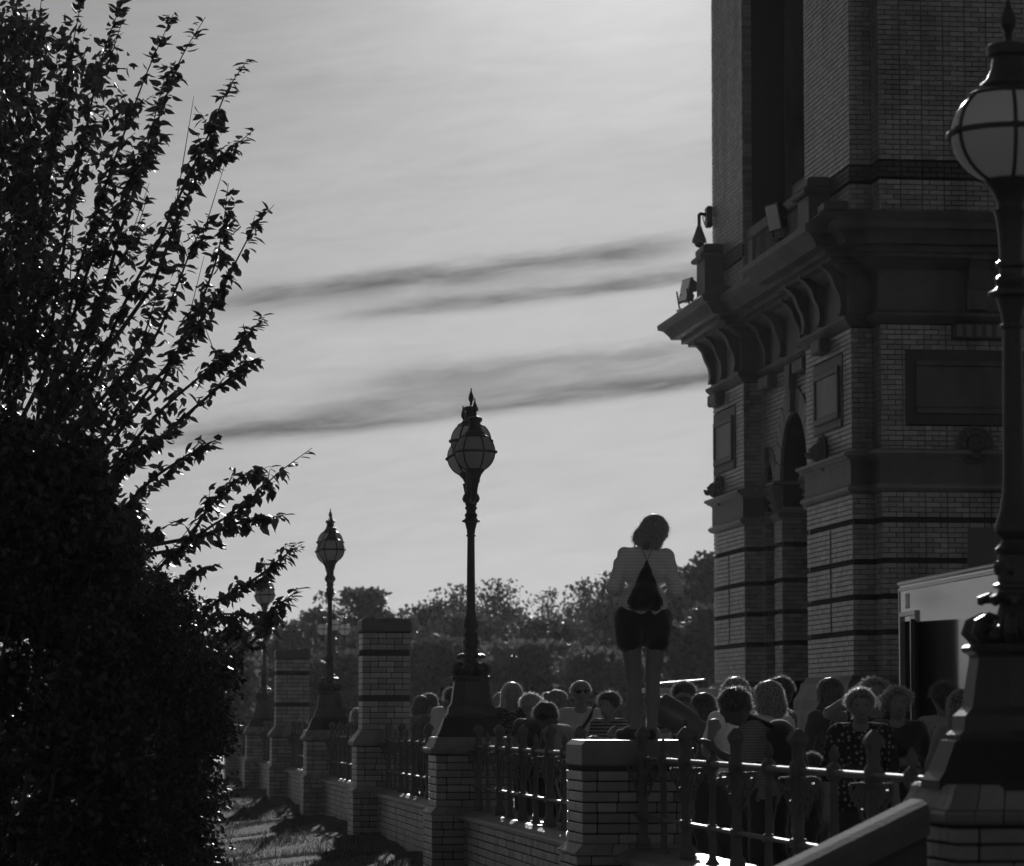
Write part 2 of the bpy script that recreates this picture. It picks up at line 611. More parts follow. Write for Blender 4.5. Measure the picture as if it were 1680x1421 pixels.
# stones lying on the terrace that give it its sparkle
n = 9000
gx = rng.uniform(1.2, 12, n); gy = rng.uniform(26, 75, n)
gs = rng.uniform(.008, .022, n)
oct_ = np.array([(1, 0, 0), (0, 1, 0), (-1, 0, 0), (0, -1, 0), (0, 0, .7)])
V = np.stack([gx, gy, gx * 0 + .001], 1)[:, None, :] + gs[:, None, None] * oct_[None]
F = (np.array([(0, 1, 4), (1, 2, 4), (2, 3, 4), (3, 0, 4)])[None] + (np.arange(n) * 5)[:, None, None]).reshape(-1, 3)
tag(np_mesh('gravel', V.reshape(-1, 3), F, M_PALE), 'loose pale gravel scattered over the sunlit terrace', 'gravel', kind='stuff')

# grass
def grass(n, xr, yr, hmin, hmax):
    X = -rng.beta(1.1, 1.6, n) * (xr[1] - xr[0]) - xr[0]
    Y = rng.uniform(yr[0], yr[1], n)
    dens = np.sin(X * 2.1 + np.sin(Y * .7) * 2) + np.sin(Y * 1.1 - X) + rng.normal(0, .8, n)
    k = dens > -.9
    X, Y = X[k], Y[k]
    Z = lawn_z(X, Y) - .01
    m_ = len(X)
    h = rng.uniform(hmin, hmax, m_) * (1 + .5 * (np.sin(X * 3.3) * np.sin(Y * 1.7)))
    a = rng.uniform(0, 2 * np.pi, m_)
    tilt = rng.uniform(.1, .8, m_)
    b = rng.uniform(0, 2 * np.pi, m_)
    wv = np.stack([np.cos(a), np.sin(a), a * 0], 1) * (h * .07)[:, None]
    base = np.stack([X, Y, Z], 1)
    mid = base + np.stack([np.cos(b) * tilt * h * .35, np.sin(b) * tilt * h * .35, h * .62], 1)
    tip = base + np.stack([np.cos(b) * tilt * h, np.sin(b) * tilt * h, h * (1 - tilt * .25)], 1)
    V = np.stack([base - wv, base + wv, mid + wv * .8, mid - wv * .8, tip], 1)
    o5 = (np.arange(m_) * 5)[:, None]
    F = np.concatenate([np.stack([o5 + 0, o5 + 1, o5 + 2], -1), np.stack([o5 + 0, o5 + 2, o5 + 3], -1), np.stack([o5 + 3, o5 + 2, o5 + 4], -1)]).reshape(-1, 3)
    return V.reshape(-1, 3), F
V1, F1 = grass(150000, (.45, 5.0), (33, 90), .018, .06)
V2, F2 = grass(500, (.5, 3.2), (33, 60), .06, .15)
tag(np_mesh('grass', np.concatenate([V1, V2]), np.concatenate([F1, F2 + len(V1)]), M_GRASS), 'rough short grass on the bank below the terrace wall', 'grass', kind='stuff')

# ================================================================== PIERS
PY = [14.90, 24.46, 34.66, 44.86, 55.06, 65.26, 75.46, 85.66]
PX = [.245, 0, 0, 0, 0, 0, 0, 0]
COPE_ME = {}
def cope_ring(root, key, prof, inner, npc, m, name='coping_brick', gap=.006):
    """mitred ring of coping pieces; prof = outer (half, z) upward"""
    if key not in COPE_ME:
        lst = []
        for i in range(npc):
            f0 = -1 + 2 * i / npc; f1 = -1 + 2 * (i + 1) / npc
            vs = []
            for f, sg in ((f0, 1), (f1, -1)):
                for (h, z) in prof:
                    vs.append((f * h + gap / 2 * sg, -h + random.uniform(-.002, .002), z))
                vs.append((f * inner + gap / 2 * sg, -inner, prof[-1][1]))
                vs.append((f * inner + gap / 2 * sg, -inner, prof[0][1]))
            k = len(prof) + 2
            fs = [tuple(range(k)), tuple(range(2 * k - 1, k - 1, -1))]
            for q in range(k):
                r_ = (q + 1) % k
                fs.append((q, k + q, k + r_, r_))
            lst.append(mesh_of(MB().add(vs, fs), name, m))
        COPE_ME[key] = lst
    for side in range(4):
        for me in COPE_ME[key]:
            inst(name, me, root, (0, 0, 0), side * math.pi / 2)

PLAB = ['brick pier under the nearest lamp, cut by the right edge', 'short brick pier with a flat stone top the girl stands on',
        'brick pier under the middle lamp with two paired globes', 'tall brick pier with dark bands behind the leaning visitors',
        'brick pier under the lamp right of the second tall pier', 'tall brick pier between the two farther lamps',
        'brick pier under the far lamp half hidden by leaves', 'farthest short brick pier beside the dark shrub']
piers = []
for k in range(8):
    root = thing('brick_pier', PLAB[k], 'pier', (PX[k], PY[k], -.10 if k == 0 else 0), 0, 'piers along the terrace wall')
    piers.append(root)
    lamp_p = k in (0, 2, 4, 6)
    tall = k in (3, 5)
    budget = [280 if k < 4 else 0]
    st = (MB(), MB())
    zl = .42 - 16 * CH
    low = 16
    # mortar cores
    c = MB().box(-.442, .442, -.442, .442, -.9, .415)
    topz = {True: 1.06, False: 1.04}[lamp_p]
    c.box(-.392, .392, -.392, .392, .414, topz + .02)
    if tall: c.box(-.312, .312, -.312, .312, topz + .0, 2.57)
    c.build('mortar_core', M_MORTAR, root)
    pier_bricks(root, .40, .495, 7, budget, (), 0, st)
    if tall:
        dr = {5, 13}
        pier_bricks(root, .32, 1.25, 17, budget, dr, 0, st)
    vis_low = {0: 9, 1: 6, 2: 9, 3: 9}.get(k, 0)
    pier_bricks(root, .45, .42 - low * CH, low - vis_low, [0], (), 0, st)
    pier_bricks(root, .45, .42 - vis_low * CH, vis_low, budget, (), 0, st)
    for mb, m_, nm in ((st[0], M_BRICK, 'brickwork'), (st[1], M_BRICKD, 'dark_brick_band')):
        if mb.v: tag(mb.build(nm, m_, root, fix=False), kind='stuff')
    cope_ring(root, 'weather', [(.46, .415), (.46, .432), (.405, .487), (.395, .493)], .30, 7, M_COPEB)
    if lamp_p:
        cope_ring(root, 'lampcope_low', [(.432, 1.03), (.455, 1.045), (.462, 1.075), (.452, 1.092)], .25, 7, M_COPEB)
        cope_ring(root, 'lampcope_top', [(.440, 1.096), (.425, 1.12), (.405, 1.16), (.40, 1.19), (.385, 1.205)], .25, 7, M_COPEB)
        MB().box(-.26, .26, -.26, .26, 1.0, 1.2).build('bed_stone', M_COPE, root)
    elif tall:
        cope_ring(root, 'tallcope', [(.435, 1.03), (.45, 1.05), (.45, 1.09), (.40, 1.15), (.36, 1.20), (.33, 1.245)], .28, 7, M_COPEB)
        MB().box(-.335, .335, -.335, .335, 2.54, 2.72, .03).build('cap_stone', M_STONE, root)
    else:
        MB().box(-.405, .405, -.405, .405, 1.03, 1.24, .035).build('cap_stone', M_COPE, root)

# low walls between piers
WLAB = ['near low brick wall section under the railing beside the girl', 'low brick wall section between the girl pier and the middle lamp pier',
        'low brick wall section left of the middle lamp pier', 'low brick wall section between the tall pier and next lamp',
        'low brick wall section below the lamp beside second tall pier', 'far low brick wall section before the leaf-hidden lamp', 'farthest low brick wall section by the shrub']
for k in range(7):
    y0 = PY[k] + .451; y1 = PY[k + 1] - .451
    L = y1 - y0
    root = thing('terrace_wall', WLAB[k], 'wall', (0, y0, 0), 0, 'low walls between the piers')
    MB().box(-.11, .24, 0, L, -.9, .372).build('mortar_core', M_MORTAR, root)
    mb = MB()
    face_bricks(mb, (-.11, L, 0), (0, -1, 0), (-1, 0, 0), L, .365 - 15 * CH, .37, .012)
    tag(mb.build('brickwork', M_BRICK, root, fix=False), kind='stuff')
    nst = 11
    for i in range(nst):
        a0 = L * i / nst + .003; a1 = L * (i + 1) / nst - .003
        p = [(-.175, .374), (-.175, .405 + random.uniform(-.003, .003)), (-.165, .418), (-.07, .463), (-.05, .468), (.27, .468), (.27, .374)]
        MB().prism(p, 'y', a0, a1).build('coping_stone', M_COPE, root)

# ================================================================== RAILINGS
thick = MB()
thick.box(-.05, .05, -.05, .05, .466, .50, .006)
thick.lathe([(.055, .50), (.052, .535), (.04, .55), (.034, .57), (.033, .68)], 8, rot=rad(22.5))
thick.box(-.042, .042, -.042, .042, .672, .728, .008)
thick.lathe([(.033, .72), (.033, 1.06)], 8, rot=rad(22.5))
thick.lathe([(.036, 1.06), (.05, 1.08), (.05, 1.14), (.036, 1.16), (.035, 1.17), (.036, 1.235), (.046, 1.255), (.050, 1.265)], 8, rot=rad(22.5))
thick.lathe([(.068, 1.264), (.072, 1.275), (.072, 1.288), (.05, 1.312), (.02, 1.335), (.012, 1.34)], 4, rot=rad(45))
thin = MB()
thin.lathe([(.046, .466), (.046, .48), (.03, .50), (.024, .52), (.022, .68)], 8)
thin.box(-.03, .03, -.03, .03, .675, .725, .006)
thin.lathe([(.022, .72), (.022, .98), (.03, .99), (.03, 1.0), (.022, 1.01), (.023, 1.06)], 8)
thin.lathe([(.028, 1.06), (.044, 1.085), (.044, 1.135), (.026, 1.155), (.014, 1.165), (.027, 1.19), (.03, 1.205), (.018, 1.235), (.004, 1.26)], 10)
ME_THICK = mesh_of(thick, 'post', M_IRONG, True)
ME_THIN = mesh_of(thin, 'baluster', M_IRONG, True)
# pierced bracket hanging under the top rail beside a thick post
def bracket_mesh(reach):
    mb = MB()
    s_ = reach / .2
    def t(p, r): mb.tube([(0, a * s_ + .03, z) for a, z in p], r, 6)
    t([(0, 1.065), (.19, 1.065)], .009)
    t([(.19, 1.065), (.185, 1.02), (.15, .985), (.11, .97), (.08, .94), (.05, .90), (.02, .86), (0, .845)], .010)
    t([(.10, 1.06), (.085, 1.03), (.095, 1.0), (.12, .99), (.14, 1.01), (.125, 1.035)], .008)
    t([(.03, 1.06), (.02, 1.0), (.035, .96), (.06, .955), (.065, .98), (.045, 1.0)], .008)
    t([(.0, .93), (.03, .92), (.045, .94)], .008)
    mb.box(-.006, .006, .0, .10 * s_ + .03, 1.035, 1.062)
    return mesh_of(mb, 'bracket', M_IRONG, True)
ME_BRK = bracket_mesh(.24)
ME_BRK2 = bracket_mesh(.085)
RLAB = ['near cast iron railing with bright top rail right of the girl', 'cast iron railing between the girl pier and middle lamp pier',
        'cast iron railing the leaning visitors rest on', 'cast iron railing between the tall pier and next lamp', 'cast iron railing beside the second tall pier',
        'far cast iron railing before the leaf-hidden lamp', 'farthest cast iron railing by the shrub']
for k in range(7):
    y0 = PY[k] + .40; y1 = PY[k + 1] - .40
    L = y1 - y0
    root = thing('railing', RLAB[k], 'railing', (0, y0, 0), 0, 'railings between the piers')
    ys = [L - .28 - .88 * i for i in range(11)]
    ys = [q for q in ys if q > .1]
    ya, yb = 0.0, L
    MB().tube([(0, ya, 1.108), (0, yb, 1.108)], .019, 10).build('top_rail', M_IRONG, root, True)
    MB().box(-.022, .022, ya, yb, .688, .712, .005).build('bottom_rail', M_IRONG, root)
    for i, q in enumerate(ys):
        if i % 2 == 0:
            inst('post', ME_THICK, root, (0, q, 0), 0, (1, 1, 1), (random.gauss(0, .006), random.gauss(0, .006), random.gauss(0, .1)))
            for (me, rz) in ((ME_BRK, 0), (ME_BRK, math.pi), (ME_BRK2, math.pi / 2), (ME_BRK2, -math.pi / 2)):
                inst('bracket', me, root, (0, q, 0), rz)
        else:
            inst('baluster', ME_THIN, root, (0, q, 0), 0, (1, 1, 1), (random.gauss(0, .008), random.gauss(0, .008), 0))

# stair flank with sloping stone coping running down from the nearest pier
root = thing('stair_wall', 'sloping stone-capped stair wall in the bottom right foreground', 'wall', (-.27, 14.72, 0))
Ls, drop = 3.2, 1.52
p0 = (0.02, 1.05)
def slz(x): return p0[1] + (x - p0[0]) * drop / Ls
mb = MB()
mb.prism([(0.0, -1.2), (0.0, slz(0) - .16), (-Ls, slz(-Ls) - .16), (-Ls, -1.2)], 'y', -.17, .17)
mb.build('wall_core', M_BRICKD, root)
for i in range(4):
    a0 = -Ls * i / 4 - .003; a1 = -Ls * (i + 1) / 4 + .003
    c = []
    for x in (a0, a1):
        z = slz(x)
        c += [(x, -.24, z - .15), (x, -.24, z - .05), (x, -.20, z - .015), (x, -.10, z), (x, .10, z), (x, .20, z - .015), (x, .24, z - .05), (x, .24, z - .15)]
    fs = [tuple(range(8)), tuple(range(15, 7, -1))] + [(q, 8 + q, 8 + (q + 1) % 8, (q + 1) % 8) for q in range(8)]
    MB().add(c, fs).build('coping_stone', M_COPER, root)

# ================================================================== LAMPS
def globe_parts(root, x, y, z, r, tilt=None, fin=True, glass=None):
    """opal globe with iron cage, brim, cap and finial; z = globe equator"""
    M_ = Matrix.Translation((x, y, z)) @ (Matrix.Rotation(tilt[0], 4, 'X') @ Matrix.Rotation(tilt[1], 4, 'Y') if tilt else Matrix.Identity(4))
    g = MB().sphere((0, 0, 0), r, 32, 20).xform(M_).build('globe', glass or M_OPAL, root, True)
    cage = MB()
    ring = [(math.cos(a) * (r + .004), math.sin(a) * (r + .004), 0) for a in np.linspace(0, 2 * math.pi, 33)]
    cage.lathe([(r - .004, -.012), (r + .014, -.012), (r + .018, -.004), (r + .018, .004), (r + .014, .012), (r - .004, .012)], 32)
    for q in range(6):
        a = q * math.pi / 3 + .35
        pts = [(math.cos(a) * math.cos(t) * (r + .004), math.sin(a) * math.cos(t) * (r + .004), math.sin(t) * (r + .004)) for t in np.linspace(-1.15, 1.05, 14)]
        cage.tube(pts, .0085, 6)
        cage.sphere((math.cos(a) * (r + .012), math.sin(a) * (r + .012), 0), .020, 8, 6)
    cage.xform(M_).build('cage', M_IRON, g, True)
    b = MB().lathe([(.052, -r * 1.55), (.055, -r * 1.35), (.07, -r * 1.15), (.095, -r * .99), (.105, -r * .93), (.105, -r * .86), (.085, -r * .84)], 20).xform(M_)
    b.build('globe_cup', M_IRON, root, True)
    s_ = r / .205
    cp = MB().lathe([(q * s_, r * .80 + (zz) * s_) for q, zz in ((.118, -.02), (.142, -.012), (.145, -.004), (.12, .012), (.10, .02), (.105, .032), (.098, .04), (.078, .06), (.064, .10), (.058, .14), (.056, .15), (.076, .155), (.078, .19), (.066, .20), (.02, .21))], 20).xform(M_)
    cp.build('cap', M_IRON, root, True)
    if fin:
        MB().lathe([(q * s_, r * .80 + zz * s_) for q, zz in ((.014, .205), (.012, .225), (.018, .235), (.012, .245), (.026, .27), (.03, .29), (.026, .315), (.012, .35), (.006, .38), (.008, .39), (.003, .40))], 12).xform(M_).build('finial', M_IRON, root, True)

def scroll(mb, a, r0, z0, r1, z1, th=.02):
    ca, sa = math.cos(a), math.sin(a)
    def P(r, z): return (r * ca, r * sa, z)
    dr, dz = r1 - r0, z1 - z0
    mb.tube([P(r0, z0), P(r0 + dr * .75, z0 + dz * .1), P(r1, z0 + dz * .4), P(r1 - .01, z0 + dz * .75), P(r0 + dr * .4, z1), P(r0, z1 - dz * .05)], [th * .7, th, th * 1.15, th, th * .85, th * .5], 7)

def make_lamp(label, loc, rz, heads, fat=1.0, glass=None):
    """post rises from z=0 (its bed) ; heads: list of (dx, z, r, tilt)"""
    root = thing('street_lamp', label, 'lamp', loc, rz, 'globe lamps along the terrace')
    root.scale = (fat, fat, 1)
    e = rad(22.5)
    c8 = 1 / math.cos(e)
    MB().lathe([(.36 * c8, -.02), (.36 * c8, .02), (.335 * c8, .06), (.295 * c8, .17), (.285 * c8, .2)], 8, rot=e).build('plinth', M_BLACK, root)
    MB().lathe([(.262 * c8, .199), (.265 * c8, .225), (.245 * c8, .245), (.238 * c8, .31), (.215 * c8, .335), (.205 * c8, .35), (.175 * c8, .57), (.178 * c8, .585), (.20 * c8, .60), (.205 * c8, .62), (.19 * c8, .632), (.10, .64)], 8, rot=e).build('pedestal', M_IRON, root)
    # relief panels on the pedestal faces
    for q in range(8):
        a = q * math.pi / 4
        mb = MB()
        mb.sphere((0, 0, .45), .035, 10, 6, (1, .35, 1))
        for t in range(6):
            b = t * math.pi / 3
            mb.sphere((math.cos(b) * .042, 0, .45 + math.sin(b) * .042), .018, 8, 5, (1, .45, 1))
        for t in range(4):
            b = t * math.pi / 2 + .4
            mb.tube([(math.cos(b + u) * .03 * (1 + u * .3), -.004, .535 + math.sin(b + u) * .016) for u in np.linspace(0, 2, 5)], .006, 5)
        mb.xform(Matrix.Rotation(a, 4, 'Z') @ Matrix.Translation((0, -.190, 0)) @ Matrix.Rotation(rad(-7), 4, 'X'))
        mb.build('relief', M_IRON, root, True)
    leaf = MB()
    for q in range(8):
        a = q * math.pi / 4 + e
        scroll(leaf, a, .09, .64, .195, .76, .024)
        scroll(leaf, a + .39, .09, .63, .165, .71, .02)
    leaf.lathe([(.11, .632), (.105, .68), (.085, .74), (.07, .80), (.062, .83)], 16)
    leaf.build('leaf_scrolls', M_IRON, root, True)
    col = MB()
    for q in range(10):
        a = q * math.pi / 5
        ca, sa = math.cos(a), math.sin(a)
        col.tube([(ca * r_, sa * r_, z_) for r_, z_ in ((.06, .835), (.11, .845), (.145, .835), (.15, .815))], [.022, .026, .02, .008], 6)
    col.lathe([(.062, .82), (.10, .835), (.10, .85), (.07, .87), (.07, .885), (.088, .89), (.088, .905), (.072, .915), (.07, 1.04), (.078, 1.05), (.08, 1.07), (.066, 1.085), (.055, 1.10), (.055, 1.115)], 20)
    for q in range(6):
        a = q * math.pi / 3
        col.sphere((math.cos(a) * .07, math.sin(a) * .07, .98), .02, 8, 6, (1, 1, 1.8))
    col.build('drum', M_IRON, root, True)
    s_ = MB()
    prof = [(.055, 1.11), (.078, 1.135), (.082, 1.16), (.075, 1.19), (.058, 1.25), (.048, 1.32), (.045, 1.40), (.038, 2.08), (.05, 2.085), (.05, 2.10), (.04, 2.105), (.045, 2.15), (.06, 2.21), (.062, 2.225), (.094, 2.235), (.095, 2.25), (.07, 2.262), (.058, 2.28), (.066, 2.295), (.066, 2.315), (.05, 2.33), (.05, 2.36), (.064, 2.37), (.064, 2.385), (.05, 2.40)]
    fl = []
    # fluted shaft: 16 flutes between the bulb and the neck
    s_.lathe(prof, 24)
    s_.build('shaft', M_IRON, root, True)
    multi = len(heads) > 1
    jn = MB()
    if multi:
        jn.lathe([(.05, 2.395), (.062, 2.42), (.066, 2.47), (.058, 2.54), (.062, 2.58), (.045, 2.62), (.042, 2.70), (.05, 2.78)], 16)
        for q in range(6):
            a = q * math.pi / 3
            scroll(jn, a, .045, 2.44, .085, 2.53, .013)
    else:
        jn.lathe([(.05, 2.395), (.048, 2.42), (.052, 2.52), (.062, 2.60), (.07, 2.63)], 16)
    jn.build('neck', M_IRON, root, True)
    for (dx, z, r, tilt) in heads:
        base = z - r * 1.5
        if abs(dx) > .01:
            MB().tube([(0, 0, 2.47), (dx * .45, 0, 2.44), (dx * .8, 0, 2.48), (dx * .97, 0, 2.56), (dx, 0, base + .02)], [.03, .03, .03, .032, .05], 10).build('arm', M_IRON, root, True)
        else:
            MB().lathe([(.048, 2.60), (.05, 2.7), (.058, base + .02)], 14).build('stem', M_IRON, root, True)
        globe_parts(root, dx, 0, z, r, tilt, True, glass)
    return root

R90 = math.pi / 2
trio = lambda t=None: [(0, 3.08, .203, None), (.34, 2.94, .203, None), (-.34, 2.94, .203, t)]
make_lamp('large globe lamp close by at the right edge of the picture', (PX[0], PY[0], 1.10), 0, [(0, 2.985, .238, None)], 1.14, M_OPAL2)
make_lamp('tall globe lamp standing alone against the sky mid picture, one globe tilted', (0, PY[2], 1.20), -R90, trio((rad(4), rad(-9))))
make_lamp('globe lamp between the two tall brick piers', (0, PY[4], 1.20), -R90, trio())
make_lamp('small globe lamp crossed by cherry leaves', (0, PY[6], 1.20), -R90, trio())
pE = at_d(548, 1013, 104)
make_lamp('distant three-globe lamp seen side-on behind the lamp between tall piers', (pE[0], pE[1], 1.20), rad(8), trio(), 1.0, M_OPAL2)
root = thing('lamp_plinth', 'far plinth below the side-on three-globe lamp', 'plinth', (pE[0], pE[1], 0))
MB().box(-.42, .42, -.42, .42, 0, 1.06, .01).build('plinth_block', M_BRICK, root)
cope_ring(root, 'lampcope_low', None, 0, 0, None); cope_ring(root, 'lampcope_top', None, 0, 0, None)
MB().box(-.3, .3, -.3, .3, 1.05, 1.185).build('bed_stone', M_COPE, root)

# ================================================================== BUILDING
BR = Vector((9.5, 54.5, 0))
bld = thing('palace_building', 'large sooty brick palace corner with arches, cornice and framed panels', 'building', BR)
_bt = Matrix.Translation(-BR)
def B(mb, name, m, parent=None, smooth=False, fix=True):
    mb.xform(_bt)
    return mb.build(name, m, parent or bld, smooth, fix)
XF, XR = 7.38, 7.68
YF1, YF0, YN1, YN0, YM = 60.2, 57.33, 52.2, 49.01, 48.5
XM = 7.71
TOP = 19.0
bd = .04
core = MB()
core.box(XF + bd, 9.2, YN0 + bd, YN1 - .02, 0, TOP)
core.box(XF + bd, 9.2, YF0 + bd, YF1, 0, TOP)
core.box(XM + bd, 18, YM + bd, YN0 + .3, 0, TOP)
core.box(9.19, 18, YN0 + .29, YF1, 0, TOP)
B(core, 'wall_core', M_MORTAR)
# recess wall with the two arched openings
def arc(yc, r, z, n=14): return [(yc + r * math.cos(t), z + r * math.sin(t)) for t in np.linspace(0, math.pi, n)]
SA, BA, SPR = (56.61, .39), (54.535, 1.085), 5.40
poly = [(YF0 + .05, SPR)] + arc(*SA, SPR) + arc(*BA, SPR) + [(YN1 - .05, SPR), (YN1 - .05, 8.3), (YF0 + .05, 8.3)]
rw = MB().prism(poly, 'x', XR + bd, 8.35)
for (a, b) in ((YN1 - .05, BA[0] - BA[1]), (BA[0] + BA[1], SA[0] - SA[1]), (SA[0] + SA[1], YF0 + .05)):
    rw.box(XR + bd, 8.35, a, b, 0, SPR - .002)
B(rw, 'recess_wall', M_MORTAR)
B(MB().box(8.9, 9.18, YN1 - .1, YF0 + .1, 0, 8.3), 'inner_wall', M_STONE)
B(MB().box(8.80, 8.88, BA[0] - .9, BA[0] + .9, 0, 3.4, .01), 'door', M_BLACK)
B(MB().box(8.84, 8.89, BA[0] - .95, BA[0] + .95, 3.5, 5.9, .01), 'fanlight', M_GLASS)

GRV = (2.60, 3.155, 3.71, 4.265)
def grooves(wd, vert=None):
    s_ = [(-1, wd + 1, z + .005, z + CH * 1.0) for z in GRV]
    if vert is not None: s_.append((vert - .055, vert + .055, GRV[0], GRV[3] + .05))
    return s_
mb = MB(); md = MB()
Z1, Z2, Z3 = 4.74, 5.36, 7.26
zr = 2.03
parts = {'left': 285, 'test': lambda u, z: z < 4.75, 'root': bld}
class _Off: pass
def fb(O, u, n, wd, z0, z1, skips=(), start=0, inside=None, target=None):
    face_bricks(target or mb, O, u, n, wd, z0, z1, bd, skips, start, None, 0, inside)
# near pier, side face: its lower courses as single bricks
tmpmb = MB()
def fb_parts():
    O = Vector((XF + bd, YN1, 0)) - BR
    face_bricks(tmpmb, O, (0, -1, 0), (-1, 0, 0), YN1 - YN0, zr, Z1, bd, grooves(3.2, YN1 - 50.52), 0, parts)
fb_parts()
tmpmb.xform(Matrix.Translation(BR)); mb.add(tmpmb.v, tmpmb.f)
for (ya, yb, vert) in ((YN1, YN0, None), (YF1, YF0, YF1 - 58.75)):
    if vert is not None:
        fb((XF + bd, ya, 0), (0, -1, 0), (-1, 0, 0), ya - yb, zr, Z1, grooves(4, vert))
    pa, pb = (ya - 51.62, ya - 49.56) if ya == YN1 else (ya - 60.12, ya - 58.06)
    fb((XF + bd, ya, 0), (0, -1, 0), (-1, 0, 0), ya - yb, Z2, Z3, [(pa, pb, 5.78, 6.92)])
    fb((XF + bd, ya, 0), (0, -1, 0), (-1, 0, 0), ya - yb, 8.9, TOP, [(-1, 9, 9.46, 9.70)])
    fb((XF + bd - .012, ya, 0), (0, -1, 0), (-1, 0, 0), ya - yb, 9.465, 9.70, target=md)
# pier faces toward the visitor
fb((XF, YN0 + bd, 0), (1, 0, 0), (0, -1, 0), XM - XF, zr, Z1, grooves(1), 1)
fb((XF, YN0 + bd, 0), (1, 0, 0), (0, -1, 0), XM - XF, Z2, Z3, (), 1)
fb((XF, YN0 + bd, 0), (1, 0, 0), (0, -1, 0), XM - XF, 8.9, TOP, [(-1, 9, 9.46, 9.70)], 1)
fb((XF, YF0 + bd, 0), (1, 0, 0), (0, -1, 0), XR - XF + .02, zr, Z1, grooves(1), 1)
fb((XF, YF0 + bd, 0), (1, 0, 0), (0, -1, 0), XR - XF + .02, Z2, Z3, (), 1)
fb((XF, YF0 + bd, 0), (1, 0, 0), (0, -1, 0), .17, 8.9, TOP, (), 1)
# step and main front
fb((XM + bd, YN0, 0), (0, -1, 0), (-1, 0, 0), YN0 - YM, zr, Z1, grooves(1), 0)
fb((XM + bd, YN0, 0), (0, -1, 0), (-1, 0, 0), YN0 - YM, Z2, Z3, (), 0)
fb((XM + bd, YN0, 0), (0, -1, 0), (-1, 0, 0), YN0 - YM, 8.9, TOP, [(-1, 9, 9.46, 9.70)], 0)
fb((XM, YM + bd, 0), (1, 0, 0), (0, -1, 0), 5.0, zr, Z1, grooves(9) + [(1.30, 2.6, 1.9, 4.25)], 1)
fb((XM, YM + bd, 0), (1, 0, 0), (0, -1, 0), 5.0, Z2, Z3, [(.37, 2.25, 5.74, 6.88)], 1)
fb((XM, YM + bd, 0), (1, 0, 0), (0, -1, 0), 5.0, 8.9, 13.2, [(-1, 9, 9.46, 9.70)], 1)
for (O, u, n_, wd) in (((XF, YN0 + bd - .012, 0), (1, 0, 0), (0, -1, 0), .33), ((XM + bd - .012, YN0, 0), (0, -1, 0), (-1, 0, 0), .5), ((XM, YM + bd - .012, 0), (1, 0, 0), (0, -1, 0), 5.0)):
    fb(O, u, n_, wd, 9.465, 9.70, target=md)
# recess: strips, pillar and arch wall
for (a, b, st_) in ((YF0, 57.0, 0), (56.22, 55.62, 1), (53.45, YN1, 0)):
    fb((XR + bd, a, 0), (0, -1, 0), (-1, 0, 0), a - b, zr, Z1 + .02, grooves(2), st_)
# reveals of the openings
for (y, x1) in ((57.0, 8.35), (55.62, 8.35)):
    fb((XR, y - .001, 0), (1, 0, 0), (0, -1, 0), x1 - XR, zr, SPR - .4, grooves(2), 1)
def inarch(u, z):
    y = YF0 - u
    for (yc, r, th) in ((SA[0], SA[1], .26), (BA[0], BA[1], .40)):
        if z > SPR - .1 and (y - yc) ** 2 + (z - SPR) ** 2 < (r + th) ** 2: return True
        if z <= SPR and abs(y - yc) < r + .05: return True
    return False
fb((XR + bd, YF0, 0), (0, -1, 0), (-1, 0, 0), YF0 - YN1, Z2, Z3, (), 0, inarch)
tag(B(mb, 'brickwork', M_BRICK, None, False, False), kind='stuff')
tag(B(md, 'dark_brick_band', M_BRICKD, None, False, False), kind='stuff')

# voussoirs
for (yc, r, th, nv) in ((SA[0], SA[1], .26, 7), (BA[0], BA[1], .40, 13)):
    for i in range(nv):
        t0 = math.pi * i / nv + .012; t1 = math.pi * (i + 1) / nv - .012
        key = i == nv // 2
        R1 = r + th + (.30 if (key and nv > 7) else 0)
        pts = [(yc + r * math.cos(t), SPR + r * math.sin(t)) for t in np.linspace(t0, t1, 4)] + [(yc + R1 * math.cos(t), SPR + R1 * math.sin(t)) for t in np.linspace(t1, t0, 4)]
        B(MB().prism(pts, 'x', XR - (.10 if key else .02), XR + .2), 'voussoir', M_STONEP if not key else M_STONE)
# keystone console rising to the cornice
B(MB().prism([(54.40, 6.85), (54.67, 6.85), (54.76, 7.26), (54.31, 7.26)], 'x', XR - .12, XR + .1), 'keystone', M_STONE)

def sweep(path, prof, name, m, parent=None, ends=True):
    """profile (projection, z) swept along a plan path whose outside is on the right hand walking it"""
    P = [Vector((a, b)) for a, b in path]
    n = len(P)
    offs = []
    for i in range(n):
        ns = []
        if i > 0: d = (P[i] - P[i - 1]).normalized(); ns.append(Vector((d.y, -d.x)))
        if i < n - 1: d = (P[i + 1] - P[i]).normalized(); ns.append(Vector((d.y, -d.x)))
        if len(ns) == 1: offs.append(ns[0])
        else:
            mm = (ns[0] + ns[1])
            offs.append(mm * (2.0 / mm.length_squared))
    full = [(-.06, prof[0][1])] + list(prof) + [(-.06, prof[-1][1])]
    k = len(full)
    vs = []
    for i in range(n):
        for (p, z) in full:
            q = P[i] + offs[i] * p
            vs.append((q.x, q.y, z))
    fs = []
    for i in range(n - 1):
        for j in range(k):
            jj = (j + 1) % k
            fs.append((i * k + j, i * k + jj, (i + 1) * k + jj, (i + 1) * k + j))
    fs.append(tuple(range(k)))
    fs.append(tuple((n - 1) * k + j for j in range(k - 1, -1, -1)))
    return B(MB().add(vs, fs), name, m, parent)
